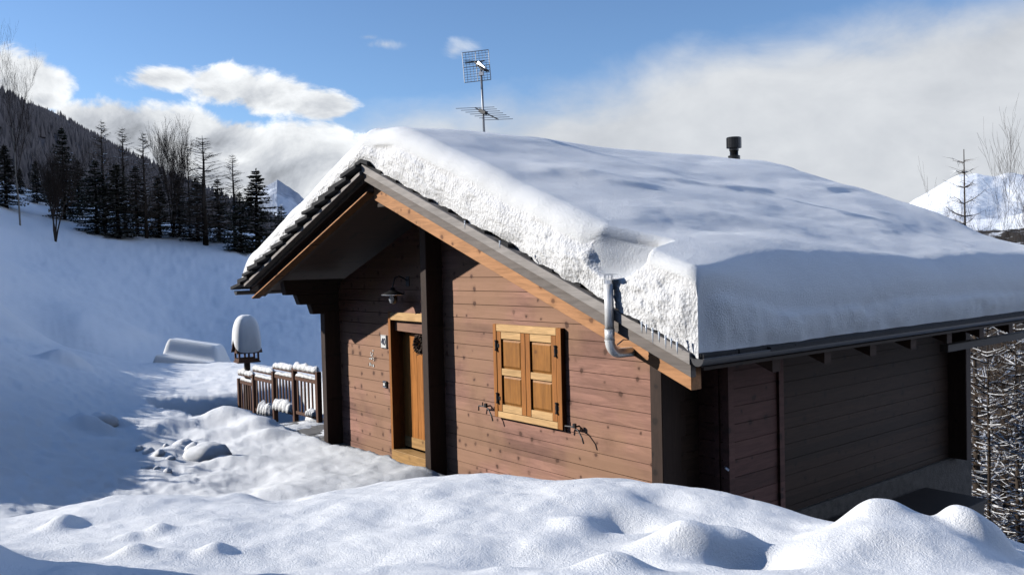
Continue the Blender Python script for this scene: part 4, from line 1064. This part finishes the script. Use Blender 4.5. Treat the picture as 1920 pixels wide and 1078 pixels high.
for (e, px, pb_, ptp, v, wd, lab) in [
    (BI[0], 38, 425, 122, 84, .55, 'tall slender pale birch rising above the dark ridge, leftmost of the row'),
    (BI[1], 104, 444, 300, 80, .75, 'small dark forked bare tree standing in front of the left spruces'),
    (SP[0], 122, 420, 238, 96, .8, 'narrow dark spruce directly behind the forked bare tree'),
    (SP[1], 12, 385, 270, 92, 1.3, 'bushy dark spruce cut by the left edge of the photo'),
    (SP[1], 70, 405, 300, 104, 1.1, 'short snowy spruce between the slender birch and the narrow spruce'),
    (LA[0], 197, 428, 224, 92, 1.0, 'tallest thin-topped bare larch right of the narrow dark spruce'),
    (SP[0], 182, 425, 300, 90, 1.2, 'broad dark spruce at the foot of the tallest larch'),
    (LA[1], 236, 435, 238, 94, 1.1, 'bare larch with a dense tip, second of the larches from the left'),
    (SP[1], 222, 436, 305, 90, 1.3, 'snow-dusted spruce with hanging branches below the second larch'),
    (SP[0], 258, 442, 310, 96, 1.2, 'dark spruce filling the gap between second and third larches'),
    (LA[0], 275, 448, 246, 93, 1.05, 'bare larch right of the spruce gap, third of the larches from the left'),
    (SP[1], 300, 452, 330, 95, 1.3, 'low snow-dusted spruce left of the round-topped bare trees'),
    (BI[1], 326, 455, 260, 97, .55, 'round-topped bare tree with many stems against the cloud'),
    (SP[0], 338, 456, 335, 98, 1.2, 'low dark spruce under the round-topped bare tree'),
    (LA[1], 357, 458, 268, 99, .8, 'very thin bare larch beside the round-topped bare tree'),
    (LA[0], 386, 462, 254, 92, 1.6, 'dense wide bare larch near the right end of the row'),
    (SP[1], 372, 462, 330, 95, 1.2, 'snow-dusted spruce under the dense wide larch'),
    (SP[0], 412, 464, 335, 96, 1.2, 'dark spruce between the dense larch and the last bare larch'),
    (LA[1], 441, 466, 289, 92, 1.25, 'last bare larch leaning over the green spruce'),
    (SP[1], 484, 470, 316, 90, 1.5, 'broad green spruce at the right end of the row next to the snowy roof'),
    (SP[0], 452, 468, 360, 88, 1.3, 'short dark spruce at the foot of the last bare larch'),
    (SP[0], 530, 480, 385, 96, 1.4, 'low spruce half hidden by the snow-covered left eave'),
    (SP[0], 150, 430, 300, 104, 1.3, 'dark spruce set back between the narrow spruce and the tallest larch'),
    (SP[0], 95, 415, 320, 108, 1.3, 'dark spruce set back behind the forked bare tree'),
    (SP[1], 40, 400, 315, 108, 1.3, 'dark spruce set back behind the foot of the slender birch')]:
    cat = 'birch' if 'birch' in lab and e is BI[0] else 'bare tree' if e is BI[1] else 'larch' if e in LA else 'spruce'
    place(e, px, pb_, ptp, v, 12 if e not in BI else 12 * .98, lab, cat, G, wd)
# right of the chalet: trees on the falling slope
def near_tree(proto, name, bark, u, v, zt_, h0, label, cat, group=None, wide=1., rz=0., dz=-.2):
    e = make_tree(proto, name, bark); z = gz(u, v) + dz; k = (zt_ - z) / h0; X, Y = xy(u, v)
    e.location = (X, Y, z); e.scale = (k * wide, k * wide, k); e.rotation_euler = (0, 0, rz); tag(e, label, cat, group)
GR = 'bare trees on the slope right of the chalet'
u1, v1, _ = pix(1852, 800, 20); near_tree(larch_proto(14, 3.4, 31, .6, 1.2, .016, .02, 4, .007), 'larch_tree', M['bark'], u1, v1, -.6, 14, 'snow-laden larch whose dark trunk stands just right of the chalet', 'larch', GR)
u1, v1, _ = pix(1905, 800, 26); near_tree(larch_proto(14, 3.4, 32, .6, 1.2, .018, .02, 4, .008), 'larch_tree', M['bark'], u1, v1, -.8, 14, 'snow-laden larch deeper in the thicket at the right edge', 'larch', GR)
u1, v1, _ = pix(1812, 800, 30); near_tree(larch_proto(14, 2.0, 33, .4, 1., .008, .03, 2, .008), 'larch_tree', M['bark'], u1, v1, 3.55, 14, 'larch with a straight spire showing above the far roof edge', 'larch', GR)
u1, v1, _ = pix(1960, 700, 16); near_tree(larch_proto(12, 3.2, 36, .5, 1.2, .014, .02), 'larch_tree', M['bark'], u1, v1, -1.1, 12, 'nearest snow-laden larch, mostly beyond the right edge', 'larch', GR)
u1, v1, _ = pix(1880, 800, 33); near_tree(larch_proto(14, 3.6, 41, .5, 1.1, .022, .02, 3), 'larch_tree', M['bark'], u1, v1, -.9, 14, 'farther snow-laden larch seen between the two trunks beside the chalet', 'larch', GR)
u1, v1, _ = pix(1828, 800, 25); near_tree(larch_proto(14, 3.2, 42, .55, 1.2, .018, .02, 3), 'larch_tree', M['bark'], u1, v1, -.7, 14, 'snow-laden larch half hidden behind the right corner of the chalet', 'larch', GR)
u1, v1, _ = pix(1950, 500, 20); near_tree(birch_proto(10, .95, 35, 2, .007, 3.5, .004), 'bare_tree', M['bark'], u1, v1, 1.85, 10, 'bare tree with long curved twigs reaching in at the upper right edge', 'bare tree', GR, .5, 2.2)

# brushwood on the left bank, outside the photograph; its shadow falls on the field
def brush():
    random.seed(91); s = MB()
    pts = [(-12.6, 11.5), (-15.6, 18.), (-17.6, 22.), (-20.6, 28.6)]
    for i in range(330):
        t = random.random(); k = min(2, int(t * 3)); f = t * 3 - k
        u = pts[k][0] + (pts[k + 1][0] - pts[k][0]) * f + random.uniform(-.3, .3); v = pts[k][1] + (pts[k + 1][1] - pts[k][1]) * f
        z = gz(u, v); X, Y = xy(u, v); p = Vector((X, Y, z - .1)); h = random.uniform(.5, .62) * (1 if t > .33 else random.choice((.4, .6, .9)))
        s.tube([p, p + Vector((random.uniform(-.04, .04), random.uniform(-.04, .04), .3))], .02, 4, caps=False)
        for r in range(7):
            b = p + Vector((random.uniform(-.09, .09), random.uniform(-.09, .09), random.uniform(.3, h)))
            twig(s, b, b + Vector((random.uniform(-.2, .2), random.uniform(-.2, .2), random.uniform(-.05, .2))), .06, 0)
        if random.random() < .22: twig(s, p + Vector((0, 0, .4)), p + Vector((0, 0, random.uniform(.8, 1.15))), .07, 0)
    tag(s.build('brushwood', M['larch']), 'low bare brushwood along the crest of the left bank', 'brushwood', kind='stuff')
brush()

# ------------------------------------------------------------------ mountains
def mtn_mat(name, base, snow, bias, scale):
    m, nt, b = new_mat(name)
    v = ocoord(nt)
    n1 = noise(nt, v, scale, 8, .62, .5); n2 = noise(nt, v, scale * 6, 5, .6)
    f = mth(nt, 'ADD', mth(nt, 'MULTIPLY', n1, .7), mth(nt, 'MULTIPLY', n2, .3))
    L(nt, mixc(nt, smooth(nt, f, bias - .05, bias + .05), snow, base), b.inputs['Base Color'])
    b.inputs['Roughness'].default_value = .9; b.inputs['Specular IOR Level'].default_value = .1
    bump(nt, b, n1, .6, 1.2 / scale * .2)
    return m
M['wooded'] = mtn_mat('wooded_slope', (.15, .13, .125), (.42, .44, .48), .36, .03)
M['alp'] = mtn_mat('snowy_peak', (.36, .36, .38), (.82, .84, .87), .66, .006)
M['hazepeak'] = mtn_mat('haze_tinted_peak', (.30, .33, .39), (.50, .54, .61), .5, .004)  # pale blue distance haze mixed into both colours
def ridge_mesh(name, rid, base, mat, nt_=40, ns=160, rough=(.0, 1.), back=None, seed=5, fine=.0):
    rid = np.array(rid, float); base = np.array(base, float); k = np.linspace(0, len(rid) - 1, ns)
    def ip(A): return np.stack([np.interp(k, np.arange(len(A)), A[:, i]) for i in range(3)], -1)
    Rr = ip(rid); Bs = ip(base); t = np.linspace(-.35, 1, nt_)
    pts = np.empty((nt_, ns, 3))
    for i, s_ in enumerate(t):
        if s_ < 0: # behind the crest
            p = Rr + (Rr - Bs) * np.array([1, 1, 0]) * (-s_); p[:, 2] = Rr[:, 2] + (Bs[:, 2] - Rr[:, 2]) * (-s_) * 2
        else: p = Rr * (1 - s_) + Bs * s_
        pts[i] = p
    am = rough[0]; sc = rough[1]
    pts[..., 2] += am * fbm(pts[..., 0] / sc, pts[..., 1] / sc, 5, seed, .55) * (1 if not fine else 1)
    X = pts[..., 0] * RX + pts[..., 1] * FX; Y = pts[..., 0] * RY + pts[..., 1] * FY
    v = np.stack([X, Y, pts[..., 2]], -1).reshape(-1, 3)
    i, j = np.meshgrid(np.arange(nt_ - 1), np.arange(ns - 1), indexing='ij')
    f = np.stack([i * ns + j, i * ns + j + 1, (i + 1) * ns + j + 1, (i + 1) * ns + j], -1).reshape(-1, 4)
    o = np_mesh(name, v, f, mat); tag(o, kind='structure'); return o, pts
def pz(px, py, v): return pix(px, py, v)
R_ = [(-262, 8, 18), (-257, 50, 80), (-255, 64, 113), (-262, 90, 130), (-300, 260, 140), pz(0, 172, 560), pz(110, 222, 600), pz(215, 280, 640), pz(300, 330, 680), pz(420, 380, 720), pz(520, 418, 760), pz(640, 470, 800)]
B_ = [(-120, 5, 0), (-115, 40, 12), (-112, 60, 20), (-110, 100, 24), (-98, 128, 12), (-84, 150, 8), (-75, 160, 5), (-64, 170, 2), (-52, 180, 0), (-40, 190, -4), (-20, 200, -10), (10, 220, -20)]
mo, mp = ridge_mesh('wooded_mountain', R_, B_, M['wooded'], 50, 200, (7., 60.), seed=5)
def forest():
    rng = np.random.default_rng(4); V = []; F = []; n = 9000; nt_, ns, _ = mp.shape; off = 0
    for k in range(n):
        a = rng.uniform(12, nt_ - 2); b = rng.uniform(60, ns - 2)
        if k < 500: a = rng.uniform(13, 15)
        i, j = int(a), int(b); fa, fb = a - i, b - j
        p = (mp[i, j] * (1 - fa) + mp[i + 1, j] * fa) * (1 - fb) + (mp[i, j + 1] * (1 - fa) + mp[i + 1, j + 1] * fa) * fb
        if fbm(np.array([p[0] / 40]), np.array([p[1] / 40]), 3, 77)[0] > .34: continue
        X, Y = p[0] * RX + p[1] * FX, p[0] * RY + p[1] * FY; h = rng.uniform(4, 7.5) if i > 16 else rng.uniform(2.5, 4.5); r = h * rng.uniform(.16, .26)
        an = rng.uniform(0, 6)
        for m in range(5): V.append((X + r * math.cos(an + m * 1.2566), Y + r * math.sin(an + m * 1.2566), p[2] + h * .08 * rng.uniform(-1, 2)))
        V.append((X, Y, p[2] + h)); F += [(off + m, off + (m + 1) % 5, off + 5) for m in range(5)]; off += 6
    o = np_mesh('mountain_forest', V, F, M['farconifer'], smooth=False); tag(o, 'dense dark leafless and conifer forest covering the shaded mountain', 'forest', kind='stuff')
forest()
ridge_mesh('snowy_far_peak', [pz(380, 470, 3000), pz(470, 380, 3000), pz(500, 356, 3000), pz(520, 346, 3000), pz(535, 358, 3000), pz(565, 378, 3000), pz(640, 430, 3000), pz(760, 470, 3000)],
           [pz(380, 520, 2300), pz(450, 520, 2300), pz(490, 520, 2300), pz(520, 520, 2300), pz(545, 520, 2300), pz(580, 520, 2300), pz(660, 520, 2300), pz(780, 520, 2300)], M['hazepeak'], 40, 120, (55., 260.), seed=15)
ridge_mesh('snowy_mountain', [pz(1500, 470, 2400), pz(1640, 420, 2400), pz(1712, 376, 2400), pz(1760, 354, 2400), pz(1800, 339, 2400), pz(1832, 335, 2400), pz(1875, 338, 2400), pz(1920, 333, 2400), pz(2050, 320, 2400), pz(2300, 380, 2400)],
           [pz(1500, 700, 900), pz(1640, 700, 900), pz(1712, 700, 900), pz(1760, 700, 900), pz(1800, 700, 900), pz(1832, 700, 900), pz(1875, 700, 900), pz(1920, 700, 900), pz(2050, 700, 900), pz(2300, 700, 900)], M['alp'], 80, 160, (60., 420.), seed=25)
# opposite valley side behind the trees on the right
ridge_mesh('valley_slope', [pz(1300, 520, 420), pz(1500, 500, 420), pz(1700, 470, 420), pz(1800, 440, 420), pz(1900, 430, 420), pz(2100, 420, 420), pz(2400, 420, 420)],
           [pz(1300, 800, 130), pz(1500, 900, 120), pz(1700, 1000, 110), pz(1800, 1100, 100), pz(1900, 1100, 100), pz(2100, 1100, 100), pz(2400, 1100, 100)], mtn_mat('thicket_slope', (.045, .040, .036), (.62, .64, .68), .45, .08), 60, 160, (5., 25.), seed=35)

# ------------------------------------------------------------------ camera, light, sky
cam = bpy.data.cameras.new('camera'); co = bpy.data.objects.new('camera', cam); COL.objects.link(co)
cam.sensor_width = 36; cam.lens = FPX / 1920 * 36; cam.clip_start = .05; cam.clip_end = 9000
mw = Matrix.Identity(4)
for i in range(3): mw[i][0] = CR[i]; mw[i][1] = CU[i]; mw[i][2] = -CF[i]
co.matrix_world = mw
SC.camera = co
S = Vector((-1.03, -1., .64)).normalized()
sd = bpy.data.lights.new('sun', 'SUN'); so = bpy.data.objects.new('sun', sd); COL.objects.link(so)
sd.energy = 4.6; sd.angle = math.radians(.53); sd.color = (1, .95, .87)
so.rotation_euler = S.to_track_quat('Z', 'Y').to_euler(); so.location = (-20, -20, 20)

wd = bpy.data.worlds.new('World'); SC.world = wd; wd.use_nodes = True
nt = wd.node_tree; nt.nodes.clear()
out = nt.nodes.new('ShaderNodeOutputWorld'); bg = nt.nodes.new('ShaderNodeBackground'); L(nt, bg.outputs[0], out.inputs[0])
sky = nt.nodes.new('ShaderNodeTexSky'); sky.sky_type = 'NISHITA'; sky.sun_disc = False
sky.sun_elevation = math.asin(S.z); sky.sun_rotation = math.atan2(S.x, S.y); sky.altitude = 1600; sky.air_density = 1.; sky.dust_density = .5; sky.ozone_density = 4.2
STR = .13
bg.inputs[1].default_value = STR
tc = nt.nodes.new('ShaderNodeTexCoord'); sep = nt.nodes.new('ShaderNodeSeparateXYZ'); L(nt, tc.outputs['Generated'], sep.inputs[0])
gx, gy, gzz = sep.outputs
uu = mth(nt, 'ADD', mth(nt, 'MULTIPLY', gx, RX), mth(nt, 'MULTIPLY', gy, RY)); vv = mth(nt, 'ADD', mth(nt, 'MULTIPLY', gx, FX), mth(nt, 'MULTIPLY', gy, FY))
AZ = mth(nt, 'ARCTAN2', uu, vv); EL = mth(nt, 'ARCSINE', gzz)
def azel(px, py):
    d = ray(px, py).normalized(); u, v, z = uvw(d); return math.atan2(u, v), math.asin(z)
D3 = tc.outputs['Generated']
st = nt.nodes.new('ShaderNodeMapping'); st.inputs['Scale'].default_value = (1, 1, 1.7); L(nt, D3, st.inputs['Vector'])
nA = noise(nt, st.outputs[0], 9, 9, .60, .35); 
sh = nt.nodes.new('ShaderNodeVectorMath'); sh.operation = 'ADD'; L(nt, st.outputs[0], sh.inputs[0]); sh.inputs[1].default_value = (S.x * .035, S.y * .035, S.z * .06)
nB = noise(nt, sh.outputs[0], 9, 9, .60, .35)
nC = noise(nt, st.outputs[0], 3.2, 5, .55, .2)
def ell(px, py, rx, ry, amp=1., pw=1.):
    a, e = azel(px, py)
    x = mth(nt, 'DIVIDE', mth(nt, 'SUBTRACT', AZ, a), rx / FPX); y = mth(nt, 'DIVIDE', mth(nt, 'SUBTRACT', EL, e), ry / FPX)
    d = mth(nt, 'SQRT', mth(nt, 'ADD', mth(nt, 'MULTIPLY', x, x), mth(nt, 'MULTIPLY', y, y)))
    return mth(nt, 'MULTIPLY', mth(nt, 'SUBTRACT', 1.25, d), amp)
def mx(*a):
    r = a[0]
    for b in a[1:]: r = mth(nt, 'MAXIMUM', r, b)
    return r
cum = mx(ell(300, 148, 85, 26), ell(425, 160, 85, 42), ell(500, 182, 95, 42), ell(600, 198, 75, 34), ell(280, 287, 165, 85, 2.0), ell(410, 302, 150, 76, 1.9), ell(560, 350, 170, 120, 1.7), ell(20, 150, 85, 48), ell(75, 185, 34, 16), ell(470, 235, 60, 18, .6))
nz0 = mth(nt, 'MULTIPLY', mth(nt, 'SUBTRACT', nA, .5), 2.9)
dc = mth(nt, 'ADD', cum, nz0)
dens1 = smooth(nt, dc, .18, .62)
# the broad veil on the right: everything below a rising line
a0, e0 = azel(640, 262); a1, e1 = azel(1900, -8)
line = mth(nt, 'ADD', mth(nt, 'MULTIPLY', mth(nt, 'SUBTRACT', AZ, a0), (e1 - e0) / (a1 - a0)), e0)
above = mth(nt, 'DIVIDE', mth(nt, 'SUBTRACT', line, EL), 60 / FPX)
bend = mth(nt, 'MULTIPLY', mth(nt, 'SUBTRACT', nC, .5), 3.0)
dv = mth(nt, 'ADD', mth(nt, 'ADD', above, bend), mth(nt, 'MULTIPLY', mth(nt, 'SUBTRACT', nA, .5), 1.6))
right_only = smooth(nt, AZ, a0 - .10, a0 + .10)
dens2 = mth(nt, 'MULTIPLY', smooth(nt, dv, -1.1, .9), right_only)
wis = mx(ell(722, 84, 62, 16), ell(850, 96, 34, 22), ell(690, 70, 30, 10))
dens3 = mth(nt, 'MULTIPLY', smooth(nt, mth(nt, 'ADD', wis, mth(nt, 'MULTIPLY', mth(nt, 'SUBTRACT', nA, .5), 4.)), .2, 1.2), .55)
lowm = mth(nt, 'MULTIPLY', smooth(nt, EL, azel(560, 300)[1], azel(560, 380)[1]), smooth(nt, AZ, azel(200, 300)[0], azel(560, 300)[0]))
dens = mx(dens1, dens2, dens3, mth(nt, 'MULTIPLY', lowm, .95))
# brightness: sunlit upper-left rims, greyer bodies
rim = mth(nt, 'MULTIPLY', mth(nt, 'SUBTRACT', nA, nB), 1.5)
thin = smooth(nt, dc, 1.5, .3)
b1 = mth(nt, 'ADD', mth(nt, 'ADD', .50, mth(nt, 'MULTIPLY', thin, .28)), rim)
b2 = mth(nt, 'ADD', mth(nt, 'ADD', .55, mth(nt, 'MULTIPLY', mth(nt, 'SUBTRACT', nC, .5), .35)), mth(nt, 'MULTIPLY', rim, .12))
isr = smooth(nt, mth(nt, 'SUBTRACT', dens2, dens1), -.3, .3)
b2 = mth(nt, 'ADD', b2, mth(nt, 'MULTIPLY', smooth(nt, AZ, .62, 1.2), .62))  # veil out of view brightened as added fill for the eave snow
br = mth(nt, 'ADD', mth(nt, 'MULTIPLY', b1, mth(nt, 'SUBTRACT', 1, isr)), mth(nt, 'MULTIPLY', b2, isr))
br = mth(nt, 'MULTIPLY', mth(nt, 'MAXIMUM', br, .25), 1 / STR)
cc = mixc(nt, smooth(nt, br, .35 / STR, .75 / STR), (.92, .98, 1.08), (.97, 1.0, 1.03))
cc = mixc(nt, smooth(nt, AZ, .62, 1.2), cc, (.80, .94, 1.22))  # blue tint added to that unseen fill
vm = nt.nodes.new('ShaderNodeVectorMath'); vm.operation = 'SCALE'; L(nt, cc, vm.inputs[0]); L(nt, br, vm.inputs['Scale'])
final = mixc(nt, dens, sky.outputs[0], vm.outputs[0])
L(nt, final, bg.inputs[0])

SC.view_settings.view_transform = 'Standard'; SC.view_settings.look = 'None'; SC.view_settings.exposure = .32; SC.view_settings.gamma = 1.
SC.view_settings.use_curve_mapping = False
SC.render.engine = 'CYCLES'
SC.cycles.diffuse_bounces = 0; SC.cycles.max_bounces = 4; SC.cycles.use_denoising = True
SC.render.use_persistent_data = False

# lift everything so that the terrace lies near z = 0
bpy.context.view_layer.update()
for o in list(COL.objects):
    if o.parent is None: o.location.z += ZO
